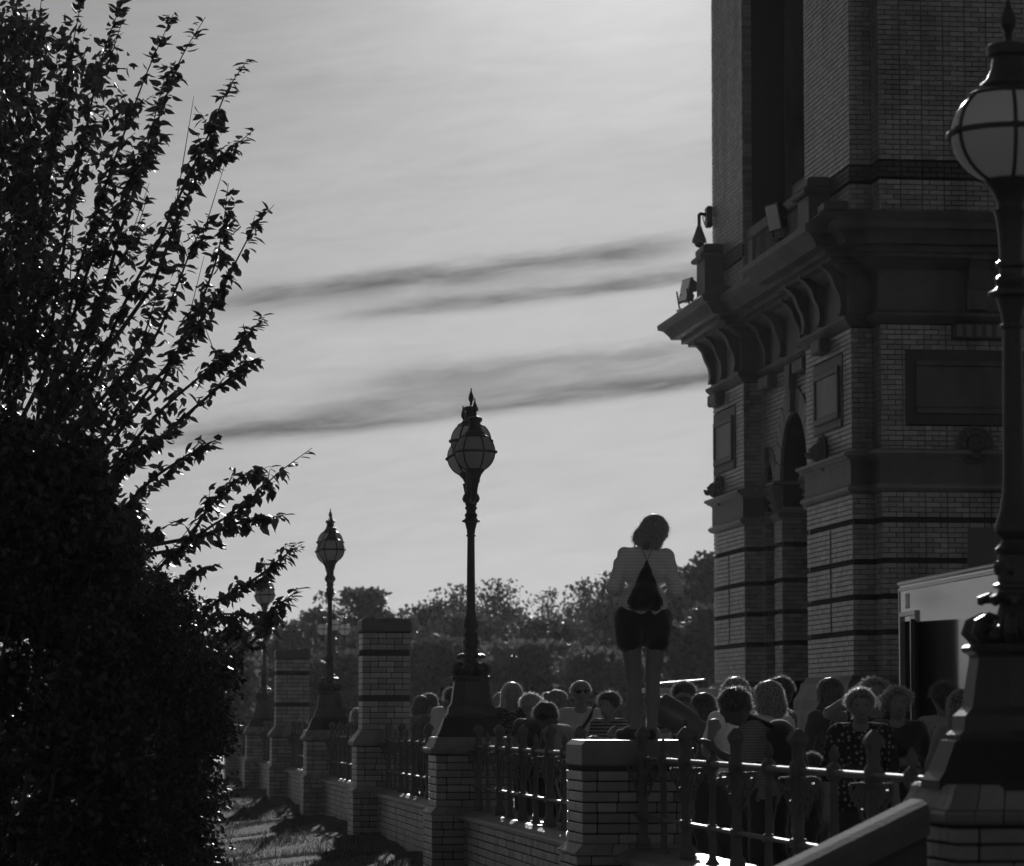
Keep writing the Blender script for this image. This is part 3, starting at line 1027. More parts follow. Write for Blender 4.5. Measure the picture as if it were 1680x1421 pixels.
# walking from the far end toward the visitor the outside (-X) is on the right hand
PATH_A = [(10, YF1), (XF, YF1), (XF, YF0), (XR, YF0), (XR, 57.0)]
PATH_B = [(XR, 53.45), (XR, YN1), (XF, YN1), (XF, YN0), (XM, YN0), (XM, YM), (14, YM)]
PATH_ALL = [(10, YF1), (XF, YF1), (XF, YF0), (XR, YF0), (XR, YN1), (XF, YN1), (XF, YN0), (XM, YN0), (XM, YM), (14, YM)]
plin = [(.26, -.3), (.26, 1.45), (.20, 1.52), (.20, 1.68), (.13, 1.80), (.10, 1.93), (.04, 1.99), (.04, 2.03)]
lowm = [(.0, 4.745), (.05, 4.765), (.09, 4.80), (.09, 4.84), (.04, 4.885)]
frz = [(.025, 4.885), (.025, 5.225)]
ledge = [(.03, 5.225), (.05, 5.25), (.09, 5.27), (.12, 5.30), (.15, 5.31), (.15, 5.355), (.05, 5.385)]
for pth in (PATH_A, PATH_B):
    sweep(pth, plin, 'plinth', M_STONE)
    sweep(pth, lowm, 'lower_moulding', M_STONEP)
    sweep(pth, frz, 'frieze_band', M_STONE)
    sweep(pth, ledge, 'ledge', M_STONEP)
pil = [(XR, 56.22), (XR, 55.62)]
sweep([(8.2, 56.22)] + pil + [(8.2, 55.62)], [(.0, 4.745), (.06, 4.79), (.08, 4.83), (.03, 4.88)], 'capital_base', M_STONEP)
sweep(PATH_ALL, [(.0, 7.255), (.04, 7.28), (.09, 7.33), (.12, 7.37), (.12, 7.41), (.05, 7.45)], 'architrave', M_STONE)
sweep(PATH_ALL, [(.03, 7.45), (.03, 8.06)], 'frieze', M_STONE)
sweep(PATH_ALL, [(.05, 8.06), (.12, 8.10), (.22, 8.16), (.26, 8.20), (.39, 8.21), (.39, 8.265), (.50, 8.275), (.50, 8.36), (.66, 8.37), (.70, 8.44), (.79, 8.54), (.875, 8.57), (.885, 8.655), (.60, 8.86), (.0, 8.92)], 'cornice', M_STONE)

# consoles and fluted blocks
cons = [(.02, 7.46), (.13, 7.47), (.105, 7.60), (.13, 7.76), (.20, 7.90), (.25, 8.05), (.34, 8.15), (.41, 8.19), (.41, 8.27), (.02, 8.27)]
def console_x(y, xb, wd=.2, nm='console'):
    B(MB().prism([(xb - p, z) for p, z in cons], 'y', y - wd / 2, y + wd / 2), nm, M_STONE)
for y in (59.95, 58.9, 57.65): console_x(y, XF)
for y in (56.45, 55.2, 53.6, 52.55): console_x(y, XR)
for y in (51.9, 50.77, 49.3): console_x(y, XF)
for x in (9.16, 10.9, 12.4):
    B(MB().prism([(YM - p, z) for p, z in cons], 'x', x - .15, x + .15), 'console', M_STONE)
def block_x(y, xb, wd):
    o = B(MB().box(xb - .15, xb + .02, y - wd / 2, y + wd / 2, 7.03, 7.25, .01), 'fluted_block', M_STONE)
    for i in range(5):
        yy = y - wd / 2 + wd * (i + .5) / 5
        B(MB().box(xb - .175, xb - .148, yy - wd * .06, yy + wd * .06, 7.05, 7.23, .008), 'flute', M_STONEP, None)
for (y, xb, wd) in ((59.5, XF, .75), (56.3, XR, .8), (53.5, XR, .8), (50.77, XF, .6)): block_x(y, xb, wd)
B(MB().box(8.79, 9.55, YM - .16, YM + .02, 7.03, 7.25, .01), 'fluted_block', M_STONE)
for i in range(5):
    B(MB().box(8.83 + i * .15, 8.91 + i * .15, YM - .185, YM - .158, 7.05, 7.23, .008), 'flute', M_STONEP)

# framed panels
def panel_x(ya, yb, z0, z1, xb):
    o = B(MB().box(xb - .012, xb + .05, ya, yb, z0, z1), 'panel', M_BRICKD)
    for (a, b, c, d) in ((ya + .16, yb - .16, z0 + .16, z0 + .26), (ya + .16, yb - .16, z1 - .26, z1 - .16), (ya + .16, ya + .26, z0 + .261, z1 - .261), (yb - .26, yb - .16, z0 + .261, z1 - .261)):
        B(MB().box(xb - .055, xb, a, b, c, d, .012), 'panel_frame', M_STONE)
    B(MB().box(xb - .03, xb, ya + .262, yb - .262, z0 + .262, z1 - .262, .005), 'panel_slab', M_STONEP)
    for i in range(9):
        q = ya + .05 + (yb - ya - .1) * i / 9
        B(MB().box(xb - .03, xb, q, q + (yb - ya) / 9 - .03, z0 + .02, z0 + .12, .008), 'dentil', M_STONE)
panel_x(49.57, 51.61, 5.79, 6.91, XF)
panel_x(58.07, 60.11, 5.79, 6.91, XF)
o = B(MB().box(8.08, 9.95, YM - .012, YM + .05, 5.75, 6.87), 'panel', M_BRICKD)
for (a, b, c, d) in ((8.24, 9.79, 5.91, 6.0), (8.24, 9.79, 6.62, 6.71), (8.24, 8.33, 6.001, 6.619), (9.70, 9.79, 6.001, 6.619)):
    B(MB().box(a, b, YM - .055, YM, c, d, .012), 'panel_frame', M_STONE)
B(MB().box(8.335, 9.695, YM - .03, YM, 6.005, 6.615, .004), 'panel_slab', M_STONE)
B(MB().box(9.0, 10.3, YM + .03, YM + .06, 1.9, 4.25), 'blind_window', M_GLASS)

# lion heads over the string course
def lion(M_):
    mb = MB()
    mb.sphere((0, -.10, 0), .13, 14, 10, (1, .9, 1.1))
    mb.sphere((0, -.22, -.05), .07, 10, 8, (1.1, .9, .8))
    mb.sphere((0, -.27, -.02), .028, 8, 6)
    for sx in (-1, 1):
        mb.sphere((sx * .05, -.20, .04), .028, 8, 6)
        mb.sphere((sx * .10, -.09, .12), .035, 8, 6)
    for t in range(14):
        a = t * 2 * math.pi / 14
        mb.sphere((math.cos(a) * .17, -.05, math.sin(a) * .18), .055, 8, 6, (1, .8, 1))
    mb.xform(M_)
    B(mb, 'lion_head', M_STONE, None, True)
    r = MB()
    pts = [(math.cos(a) * .26, -.02, math.sin(a) * .26) for a in np.linspace(0, 2 * math.pi, 25)]
    r.tube(pts, .03, 8)
    r.lathe([(.25, -.02), (.25, .03)], 24)
    r.v[25 * 8:] = [(x, -z, y) for (x, y, z) in r.v[25 * 8:]]
    r.xform(M_)
    B(r, 'roundel', M_STONE, None, True)
lion(Matrix.Translation((9.12, YM - .03, 5.45)))
RZ = Matrix.Rotation(-math.pi / 2, 4, 'Z')
lion(Matrix.Translation((XF - .03, 50.85, 5.50)) @ RZ)
lion(Matrix.Translation((XF - .03, 59.45, 5.50)) @ RZ)

# leafy capitals
def capital(y0, y1, x):
    mb = MB()
    mb.box(x - .02, x + .5, y0, y1, 4.885, 5.36, .02)
    for row, z in enumerate((4.98, 5.12, 5.25)):
        for i in range(4):
            y = y0 + (y1 - y0) * (i + .5 * (row % 2) + .25) / 4
            mb.tube([(x - .01, y, z - .06), (x - .06 - row * .02, y, z), (x - .10 - row * .03, y + .01, z + .05), (x - .12 - row * .03, y + .015, z + .02)], [.03, .045, .035, .012], 7)
    for y in (y0, y1):
        mb.tube([(x - .02, y, 5.2), (x - .10, y, 5.3), (x - .16, y, 5.28), (x - .15, y, 5.22), (x - .11, y, 5.23)], [.03, .035, .03, .025, .015], 7)
    mb.box(x - .14, x + .5, y0 - .08, y1 + .08, 5.345, 5.395, .01)
    B(mb, 'capital', M_STONEP, None, True)
capital(55.66, 56.18, XR); capital(53.0, 53.43, XR)

# attic: pedestals, parapet panel, upper window recess
def pedestal(x0, x1, y0, y1, z0, z1):
    B(MB().box(x0, x1, y0, y1, z0 + .16, z1 - .28), 'pedestal_die', M_STONE)
    B(MB().box(x0 - .08, x1 + .0, y0 - .08, y1 + .08, z0, z0 + .162, .03), 'pedestal_base', M_STONE)
    B(MB().box(x0 - .09, x1 + .0, y0 - .09, y1 + .09, z1 - .285, z1 - .18, .03), 'pedestal_moulding', M_STONE)
    B(MB().box(x0 - .02, x1 + .0, y0 - .02, y1 + .02, z1 - .182, z1, .05), 'pedestal_cap', M_STONE)
pedestal(7.04, XF + .03, 59.15, 59.95, 8.86, 9.95)
pedestal(7.04, XF + .03, 50.35, 51.15, 8.86, 9.75)
pedestal(7.04, XF + .03, 49.2, 49.6, 8.86, 9.2)
B(MB().box(7.50, 8.3, YN1 + .05, YF0 - .05, 8.88, 9.9), 'parapet', M_STONE)
B(MB().box(7.44, 7.52, YN1 + .05, YF0 - .05, 9.72, 9.93, .02), 'parapet_cap', M_STONE)
B(MB().box(7.44, 7.52, YN1 + .05, YF0 - .05, 8.88, 9.02, .02), 'parapet_base', M_STONEP)
B(MB().box(7.45, 7.52, YF0 - .5, YF0 - .06, 9.02, 9.72, .01), 'parapet_pilaster', M_STONEP)
for i in range(12):
    q = 53.2 + i * .28
    B(MB().lathe([(.05, 9.06), (.05, 9.68)], 8, 7.50, q), 'reed', M_STONEP, None, True)
B(MB().box(8.6, 8.7, YN1, YF0 + .1, 9.0, TOP), 'upper_window', M_GLASS)
B(MB().box(8.15, 8.62, YF0 - .55, YF0 + .09, 9.85, TOP, .03), 'window_jamb', M_STONE)
for z in (11.6, 14.2, 16.8):
    B(MB().box(8.5, 8.61, YN1 + .02, YF0 - .56, z, z + .12, .01), 'transom', M_STONE)
for y in (53.6, 55.1):
    B(MB().box(8.48, 8.605, y, y + .16, 9.9, TOP - .1, .02), 'mullion', M_STONE)
B(MB().box(7.9, 8.6, 54.3, 55.6, 9.9, 10.5, .06), 'sill_block', M_STONE)

# floodlights and camera on the building
def floodlight(label, loc, rz, tiltx):
    r = thing('floodlight', label, 'floodlight', loc, rz, 'floodlights on the cornice')
    h = MB().box(-.17, .17, -.015, .015, .10, .46, .008)
    M_ = Matrix.Rotation(tiltx, 4, 'X')
    h.xform(M_).build('frame', M_BLACK, r)
    MB().box(-.145, .145, .0152, .022, .125, .435).xform(M_).build('glass', M_FLOOD, r)
    r.scale = (1.3, 1.3, 1.3)
    MB().prism([(-.015, .12), (-.015, .45), (-.09, .42), (-.13, .36), (-.12, .28), (-.06, .26), (-.10, .22), (-.10, .13)], 'x', -.12, .12).xform(M_).build('housing', M_BLACK, r)
    br = MB().tube([(-.19, 0, .28), (-.19, -.04, .04), (0, -.05, .0), (.19, -.04, .04), (.19, 0, .28)], .012, 6)
    br.box(-.08, .08, -.12, .05, -.03, .0)
    br.build('stirrup', M_BLACK, r)
pf = at_y(1121, 509, 60.3)
floodlight('black floodlight tilted up at the cornice tip against the sky', (pf[0], 60.45, pf[2] + .03), rad(102), rad(12))
pf = at_y(1277, 392, 54.0)
floodlight('bright-faced floodlight above the carved parapet panel', (pf[0], 54.0, pf[2]), rad(108), rad(-12))
cc = thing('security_camera', 'hanging dome security camera on a bracket at the building edge', 'camera', (XF, 60.30, 10.18))
pc = at_y(1148, 385, 60.25)
x_ = pc[0] - XF
MB().box(-.10, 0.02, -.10, .10, .22, .62, .03).build('wall_box', M_BLACK, cc)
MB().tube([(-.08, 0, .46), (x_ + .02, 0, .48), (x_, 0, .46), (x_, 0, .22)], .032, 8).build('arm', M_BLACK, cc, True)
MB().tube([(-.02, .0, .25), (-.12, 0, .28), (-.16, 0, .42), (-.06, 0, .46)], .012, 6).build('cable', M_BLACK, cc, True)
MB().lathe([(.035, .26), (.05, .22), (.09, .10), (.13, .0), (.135, -.06), (.11, -.07)], 16, x_, 0).build('housing', M_STONE, cc, True)
MB().sphere((x_, 0, -.06), .095, 16, 10, (1, 1, 1)).build('dome', M_GLASS, cc, True)

# ================================================================== TRAILER AND CABIN
TY, TX, TA = 42.0, 6.36, rad(2.08)
tr = thing('parked_trailer', 'glossy pale box trailer with its dark side door standing open', 'trailer', (TX, TY, 0), -TA)
TL, TW, TZ0, TZ1 = 10.5, 2.4, .55, 3.08
# local: y runs toward the visitor as -y, side panel on x=0
def sidebox(y0, y1, z0, z1, x0=0.0, x1=.06): return MB().box(x0, x1, -y1, -y0, z0, z1)
D0, D1, DZ = .14, .80, 2.62
body = MB()
body.add([], [])
for (a, b, c, d) in ((0.04, D0, TZ0, TZ1), (D1, TL, TZ0, TZ1), (D0, D1, DZ, TZ1)):
    body.box(0, .06, -b, -a, c, d)
body.box(.06, TW, -TL, -TL + .06, TZ0, TZ1); body.box(.061, TW, -.06, -.04, TZ0, TZ1)
body.box(TW - .06, TW, -TL + .06, -.061, TZ0, TZ1); body.box(.06, TW - .06, -TL + .061, -.061, TZ1 - .05, TZ1 - .002); body.box(.06, TW - .06, -TL + .061, -.061, TZ0, TZ0 + .06)
body.build('body', M_TRAIL, tr)
MB().box(-.03, .09, -TL, 0, TZ1, TZ1 + .055, .02).build('roof_rail', M_TRIM, tr)
MB().box(-.018, .05, -TL, 0, TZ1 - .07, TZ1 - .03, .006).build('drip_rail', M_TRIM, tr)
MB().box(-.012, .06, -.04, .0, TZ0, TZ1 - .07, .006).build('corner_trim', M_TRIM, tr)
MB().box(.0, TW, -TL, 0, TZ1 + .001, TZ1 + .03).build('roof', M_WHITE, tr)
fr = MB().box(-.035, .03, -D0 - .05, -D0, TZ0, DZ + .06, .006)
fr.box(-.035, .03, -D1 - .30, -D1, TZ0, DZ + .06, .006)
fr.box(-.035, .03, -D1 - .30, -D0, DZ + .061, DZ + .12, .006)
dfr = fr.build('door_frame', M_TRIM, tr)
MB().box(-.042, -.036, -D1 - .22, -D1 - .08, TZ0 + .15, DZ - .12).build('frame_recess', M_PAVE, dfr)
MB().box(.3, .34, -D1 - .4, -D0 + .1, TZ0, DZ + .1).build('dark_interior', M_BLACK, tr)
# door leaf swung back
dl = thing('door', None, None)
bpy.data.objects.remove(dl)
leaf = MB().box(0, .05, -1.02, 0, TZ0 + .03, DZ - .02, .008)
Ml = Matrix.Translation((-.05, -D1 - .30, 0)) @ Matrix.Rotation(rad(-14), 4, 'Z')
door = leaf.xform(Ml).build('door', M_BLACK, tr)
wf = MB()
for (a, b, c, d) in ((-.62, -.42, 1.66, 1.70), (-.62, -.42, 2.16, 2.20), (-.62, -.585, 1.701, 2.159), (-.455, -.42, 1.701, 2.159)):
    wf.box(-.02, .0, a, b, c, d)
wf.xform(Ml).build('window_frame', M_TRIM, door)
MB().box(-.008, .002, -.584, -.456, 1.705, 2.155).xform(Ml).build('pane', M_GLASS, door)
MB().tube([(-.01, -.10, 1.5), (-.05, -.10, 1.5), (-.05, -.2, 1.5)], .01, 6).xform(Ml).build('handle', M_TRIM, door)
mk = MB().box(-.006, .0, -.62, -.40, 2.78, 2.97)
mk.build('marker_plate', M_PALE, tr)
for (a, b) in ((-.595, -.575), (-.50, -.48), (-.445, -.425)):
    MB().box(-.010, -.006, a, b, 2.81, 2.94).build('marker_bar', M_TRAIL, tr)
for yy in (-6.2, -7.2):
    wl = MB().lathe([(.30, -.1), (.37, -.09), (.37, .09), (.30, .1)], 20)
    wl.xform(Matrix.Translation((.15, yy, .37)) @ Matrix.Rotation(R90, 4, 'Y'))
    w_o = wl.build('wheel', M_BLACK, tr, True)
    MB().lathe([(.2, -.11), (.06, -.12), (.06, .12), (.2, .11)], 14).xform(Matrix.Translation((.15, yy, .37)) @ Matrix.Rotation(R90, 4, 'Y')).build('rim', M_TRIM, w_o, True)
MB().box(.0, TW, -TL, 0, TZ0 - .12, TZ0 - .002).build('chassis', M_BLACK, tr)
for yy in (-.4, -TL + .3):
    MB().box(.2, .3, yy - .05, yy + .05, 0, TZ0 - .1).build('jack_leg', M_BLACK, tr)

pk = at_y(1087, 1122, 84)
pk2 = at_y(1176, 1122, 84)
kb = thing('low_cabin', 'low pale slatted cabin far behind the crowd beside the building', 'cabin', (pk[0], 84, 0))
kw = pk2[0] - pk[0] + 1.5
MB().box(0, kw, 0, 2.4, 0, 2.05).build('wall', M_WHITE, kb)
for i in range(int(kw / .16)):
    MB().box(.01 + i * .16, .15 + i * .16, -.03, -.001, .05, 2.03, .008).build('slat', M_WHITE, kb)
MB().box(-.15, kw + .1, -.2, 2.6, 2.06, 2.16, .01).build('roof', M_TRIM, kb)
MB().box(-.3, 1.2, -.6, -.21, 2.25, 2.29).xform(Matrix.Rotation(rad(-5), 4, 'Y')).build('awning_arm', M_TRIM, kb)

# ================================================================== TREES BEHIND
def limb_tree(name, label, cx, cy, z0, height, width, nleaf, leaf, m, sparse=0.0, group='trees behind the terrace', seed=0, low=.12):
    r = np.random.default_rng(seed + 100)
    root = thing(name, label, 'tree', (cx, cy, z0), 0, group)
    trunk = MB()
    hh = height
    trunk.tube([(0, 0, -.3), (r.normal(0, .05), r.normal(0, .05), hh * .25), (r.normal(0, .2), r.normal(0, .2), hh * .55), (r.normal(0, .3), r.normal(0, .3), hh * .85)], [width * .045, width * .038, width * .025, width * .008], 7)
    tips = []
    nl = 26
    for i in range(nl):
        t = low + (1 - low) * (i + r.uniform(0, 1)) / nl
        a = r.uniform(0, 2 * math.pi)
        prof = math.sin(math.pi * min(1, (t * .93 + .07)) ** .8) ** .6
        R_ = width * .5 * prof * r.uniform(.55, 1.05)
        zb = hh * max(.1, t * .75 - .05)
        zt = hh * min(.97, t) 
        p0 = np.array([0, 0, zb]); p2 = np.array([math.cos(a) * R_, math.sin(a) * R_, zt])
        p1 = (p0 + p2) / 2 + np.array([0, 0, hh * .03]) + r.normal(0, .03 * hh, 3)
        trunk.tube([tuple(p0), tuple(p1), tuple(p2)], [width * .016, width * .010, width * .003], 5)
        for q in range(5):
            s_ = r.uniform(.35, 1.0)
            b = p0 * (1 - s_) ** 2 + 2 * p1 * s_ * (1 - s_) + p2 * s_ * s_
            e = b + r.normal(0, 1, 3) * np.array([1, 1, .8]) * width * .10
            if sparse: trunk.tube([tuple(b), tuple((b + e) / 2 + r.normal(0, .02 * width, 3)), tuple(e)], [width * .004, width * .0035, width * .0022], 4)
            tips.append((e, width * r.uniform(.06, .13)))
        tips.append((p2, width * r.uniform(.07, .13)))
    trunk.build('trunk', M_BARK, root, False, False)
    T = np.array([t[0] for t in tips]); S = np.array([t[1] for t in tips])
    idx = r.integers(0, len(T), nleaf)
    off = r.normal(0, 1, (nleaf, 3))
    off /= np.maximum(1, np.linalg.norm(off, axis=1, keepdims=True) / 1.7)
    P = T[idx] + off * S[idx][:, None] * np.array([1, 1, .75])
    P[:, 2] = np.clip(P[:, 2], .05, hh * 1.0)
    D = r.normal(0, 1, (nleaf, 3)); D[:, 2] -= .4
    V, F = quad_leaves(P, D, r.uniform(.6, 1.4, nleaf) * leaf, r.uniform(0, 6.28, nleaf))
    tag(np_mesh('crown', V, F, m, root), kind='stuff')
    return root

FT = [  # px centre, top y, width px, distance, leaves, sparse, material, label
    (300, 1048, 170, 190, 6500, 0, 0, 'far dark tree at the left end behind the shrub'),
    (392, 1036, 110, 200, 6000, 0, 0, 'rounded far tree behind the leaf-hidden lamp'),
    (468, 1026, 120, 195, 6500, 0, 0, 'bushy far tree rising behind the second tall pier'),
    (535, 1002, 105, 200, 6000, 0, 0, 'far tree behind the side-on three-globe lamp'),
    (606, 972, 130, 190, 8000, 0, 0, 'broad round far tree above the first tall pier'),
    (690, 996, 120, 200, 6500, 0, 0, 'lower far tree just left of the middle lamp post'),
    (748, 962, 110, 215, 3600, 1, 0, 'open-crowned far tree behind the middle lamp post'),
    (824, 952, 110, 210, 2600, 1, 0, 'airy far tree with see-through crown right of the middle lamp'),
    (905, 968, 110, 215, 1100, 1, 0, 'almost bare far tree between the airy crowns'),
    (968, 952, 100, 205, 3600, 1, 0, 'loose-leaved far tree left of the standing girl'),
    (1022, 940, 110, 195, 6500, 0, 0, 'dense far tree behind the standing girl'),
    (1105, 936, 100, 185, 6500, 0, 0, 'far tree right behind the standing girl'),
    (1160, 908, 110, 175, 6500, 0, 0, 'tallest far tree touching the palace corner'),
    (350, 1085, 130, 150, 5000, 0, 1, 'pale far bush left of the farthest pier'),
    (560, 1075, 150, 160, 7000, 0, 0, 'lower far tree between the two tall piers'),
    (730, 1050, 170, 160, 8500, 0, 0, 'broad dark far shrubbery tree behind the middle lamp base'),
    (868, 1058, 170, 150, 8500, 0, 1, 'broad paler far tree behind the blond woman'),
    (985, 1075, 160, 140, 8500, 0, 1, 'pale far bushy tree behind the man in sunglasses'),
    (1090, 1030, 150, 150, 8500, 0, 0, 'dark far tree behind the girl\'s legs'),
    (448, 1095, 130, 160, 6000, 0, 0, 'low dark far tree behind the farther piers'),
    (650, 1020, 140, 175, 8000, 0, 0, 'dense far tree right of the first tall pier'),
    (790, 1010, 150, 180, 8000, 0, 0, 'dark far tree below the airy crown'),
    (900, 1020, 150, 180, 8000, 0, 0, 'dark far tree below the bare crown'),
    (1180, 1000, 120, 150, 6000, 0, 0, 'dark far tree beside the lowest palace courses'),
    (250, 1090, 200, 170, 5000, 0, 0, 'wide far tree hidden mostly by the shrub'),
    (120, 1050, 190, 190, 5000, 0, 0, 'far tree wholly behind the dense shrub'),
    (-80, 1040, 190, 195, 5000, 0, 0, 'far tree beyond the left edge behind the shrub'),
    (-280, 1060, 200, 185, 5000, 0, 0, 'far tree well beyond the left edge'),
]
for i, (px, ty, wpx, D, nl, sp, mi, lab) in enumerate(FT):
    top = at_d(px, ty, D)
    k = FPX / D
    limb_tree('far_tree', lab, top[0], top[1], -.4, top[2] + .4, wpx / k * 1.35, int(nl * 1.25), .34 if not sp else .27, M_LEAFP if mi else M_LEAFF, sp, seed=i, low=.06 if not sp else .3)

# ================================================================== CHERRY TREE AND SHRUB (left)
ch = thing('cherry_tree', 'tall cherry tree with long leafy shoots along the left edge', 'tree', (-5.35, 30.6, -.7))
CR = np.array([-5.35, 30.6, -.7])
wood = MB()
SHOOTS = [  # picture outline of shoots, root to tip, and leafiness
    [(60, 700), (90, 500), (120, 320), (150, 170), (172, 80), (204, -6)],
    [(70, 760), (120, 480), (165, 330), (205, 215), (245, 110), (284, 24)],
    [(150, 560), (195, 390), (232, 280), (262, 190), (295, 100), (337, 28)],
    [(110, 760), (190, 530), (258, 400), (300, 310), (345, 215), (372, 150), (407, 97)],
    [(250, 470), (300, 340), (335, 280), (375, 248), (418, 212)],
    [(110, 840), (215, 680), (300, 565), (360, 480), (392, 420), (418, 372), (450, 336)],
    [(260, 640), (300, 560), (340, 470), (362, 395), (375, 300)],
    [(130, 850), (240, 700), (320, 625), (385, 575), (410, 545), (434, 520)],
    [(240, 740), (330, 660), (378, 620), (402, 598), (424, 590)],
    [(150, 900), (235, 800), (300, 752), (335, 732), (362, 718)],
    [(190, 1000), (265, 928), (340, 868), (402, 830), (452, 780), (512, 735)],
    [(300, 900), (345, 830), (385, 790), (420, 768)],
    [(330, 880), (390, 858), (440, 850), (464, 845)],
    [(320, 1010), (370, 978), (425, 945), (462, 915), (496, 893)],
    [(250, 985), (290, 955), (330, 935), (362, 925)],
    [(380, 1080), (428, 1040), (452, 1000), (490, 967)],
    [(300, 1030), (350, 1010), (400, 1010), (440, 1030)],
    [(330, 1060), (370, 1035), (410, 1035)],
    [(120, 520), (150, 430), (200, 340), (235, 260), (270, 130)],
    [(180, 640), (250, 560), (290, 470), (318, 400), (345, 355)],
    [(60, 420), (85, 250), (110, 120), (135, -5)],
    [(20, 520), (40, 300), (55, 120), (70, -20)],
    [(-20, 500), (0, 300), (15, 120), (25, -20)],
    [(30, 640), (60, 420), (85, 260), (95, 60)],
    [(150, 760), (215, 620), (240, 540), (262, 470)],
    [(100, 900), (170, 800), (230, 740), (285, 700)],
    [(110, 620), (150, 520), (185, 450), (215, 400), (240, 330)],
    [(40, 860), (90, 720), (120, 640), (160, 560)],
    [(-20, 800), (30, 600), (60, 520), (100, 420)],
    [(10, 900), (80, 800), (130, 720), (190, 640)],
    [(-40, 700), (-10, 500), (10, 400), (40, 250)],
    [(60, 1000), (130, 900), (200, 840), (255, 800)],
    [(90, 980), (180, 920), (240, 880), (300, 850)],
]
SHOOTS += [[(-190 - x * .9, y + 14) for x, y in q] for q in SHOOTS[:20]]   # the half of the crown beyond the picture's edge
# bare thin twigs
TWIGS = [[(290, 330), (318, 158)], [(330, 395), (368, 272)], [(300, 560), (335, 420)], [(200, 430), (245, 300)], [(230, 960), (300, 880), (345, 815)], [(360, 600), (330, 520)], [(115, 460), (122, 330)], [(180, 100), (205, 20)], [(395, 372), (365, 400)]]
SHD = []
LP, LDv, LL = [], [], []
solo = []
def catmull(P, n):
    P = np.asarray(P, float)
    P = np.vstack([2 * P[0] - P[1], P, 2 * P[-1] - P[-2]])
    out = []
    for i in range(1, len(P) - 2):
        for t in np.linspace(0, 1, n, endpoint=False):
            a, b, c, d = P[i - 1], P[i], P[i + 1], P[i + 2]
            out.append(.5 * (2 * b + (c - a) * t + (2 * a - 5 * b + 4 * c - d) * t * t + (3 * b - a - 3 * c + d) * t ** 3))
    out.append(P[-2])
    return np.array(out)
def px_curve(pts, D0, D1, n=8):
    c = catmull(pts, n)
    m_ = len(c)
    return np.array([at_d(c[i, 0], c[i, 1], D0 + (D1 - D0) * i / (m_ - 1)) for i in range(m_)])
trunk_pts = [np.array([-5.35, 30.6, -.8]), np.array([-5.33, 30.55, .4]), np.array([-5.27, 30.5, 1.5]), np.array([-5.25, 30.45, 2.3])]
wood.tube([tuple(p - CR) for p in trunk_pts], [.17, .15, .13, .11], 10)
crotch = trunk_pts[-1]
sub = []
for si, pts in enumerate(SHOOTS):
    D0 = 30.2 + rng.normal(0, .35); D1 = D0 + rng.normal(0, .8)
    C3 = px_curve(pts, D0, D1)
    root_c = np.array([crotch, (crotch + C3[0]) / 2 + np.array([0, 0, .1 + .1 * rng.random()]), C3[0]])
    wood.tube([tuple(p - CR) for p in root_c], [.045, .025, .018], 6)
    n_ = len(C3)
    wood.tube([tuple(p - CR) for p in C3], list(np.linspace(.019, .0028, n_)), 6)
    sub.append((C3, si))
for t in TWIGS:
    C3 = px_curve(t, 30.0, 30.2, 6)
    wood.tube([tuple(p - CR) for p in C3], list(np.linspace(.006, .0022, len(C3))), 5)
def put_leaves(C3, n, spread, size, tipzone):
    seg = np.linalg.norm(np.diff(C3, axis=0), axis=1)
    cum = np.concatenate([[0], np.cumsum(seg)])
    Ltot = cum[-1]
    ss = np.sort(rng.uniform(0.02, 1, n)) * Ltot
    for k, s_ in enumerate(ss):
        i = min(np.searchsorted(cum, s_) - 1, len(seg) - 1); i = max(i, 0)
        f = (s_ - cum[i]) / max(seg[i], 1e-6)
        p = C3[i] * (1 - f) + C3[i + 1] * f
        t = C3[i + 1] - C3[i]; t = t / np.linalg.norm(t)
        fr_ = s_ / Ltot
        a = rng.uniform(0, 2 * np.pi)
        side = np.array([math.cos(a), math.sin(a) * .9, 0])
        tip = fr_ > tipzone
        # leaves droop away from the shoot, more upright near the tip
        d = side * (.75 if not tip else .8) + t * (.35 if not tip else .55) + np.array([0, 0, -.75 if not tip else -.25]) + rng.normal(0, .22, 3)
        q = p + rng.normal(0, 1, 3) * spread * (1 - fr_ * .75)
        LP.append(q); LDv.append(d); LL.append(size * rng.uniform(.55, 1.25) * (1 if not tip else .9))
for (C3, si) in sub:
    L = np.linalg.norm(np.diff(C3, axis=0), axis=1).sum()
    put_leaves(C3, int(L * 56), .05, .122, .86)
    # short leafy side spurs
    for q in range(int(L * 4)):
        i = rng.integers(0, max(2, int(len(C3) * .82)))
        p = C3[i]; t = C3[min(i + 1, len(C3) - 1)] - p; t = t / (np.linalg.norm(t) + 1e-9)
        a = rng.uniform(0, 2 * np.pi)
        d = t * .8 + np.array([math.cos(a), math.sin(a), .15]) * .65
        e = p + d * rng.uniform(.08, .26)
        m3 = (p + e) / 2 + np.array([0, 0, .01])
        wood.tube([tuple(p - CR), tuple(m3 - CR), tuple(e - CR)], [.005, .004, .002], 4)
        put_leaves(np.array([p, m3, e]), rng.integers(8, 15), .04, .115, .8)
# dense inner foliage toward the trunk
for q in range(900):
    px = rng.uniform(-420, 215); py = rng.uniform(-20, 1000)
    if px < -60: px = -190 - rng.uniform(-60, 215)
    lim = 175 + 40 * math.sin(py / 90.) - (0 if py > 300 else (300 - py) * .22)
    if max(px, -190 - px) > lim * rng.uniform(.35, 1.1): continue
    c = at_d(px, py, 30.5 + rng.normal(0, .9))
    for _ in range(rng.integers(14, 34)):
        LP.append(c + rng.normal(0, .10, 3)); LDv.append(rng.normal(0, 1, 3) + np.array([.1, 0, -.9])); LL.append(.115 * rng.uniform(.6, 1.25))
P_ = np.array(LP); D_ = np.array(LDv); S_ = np.array(LL)
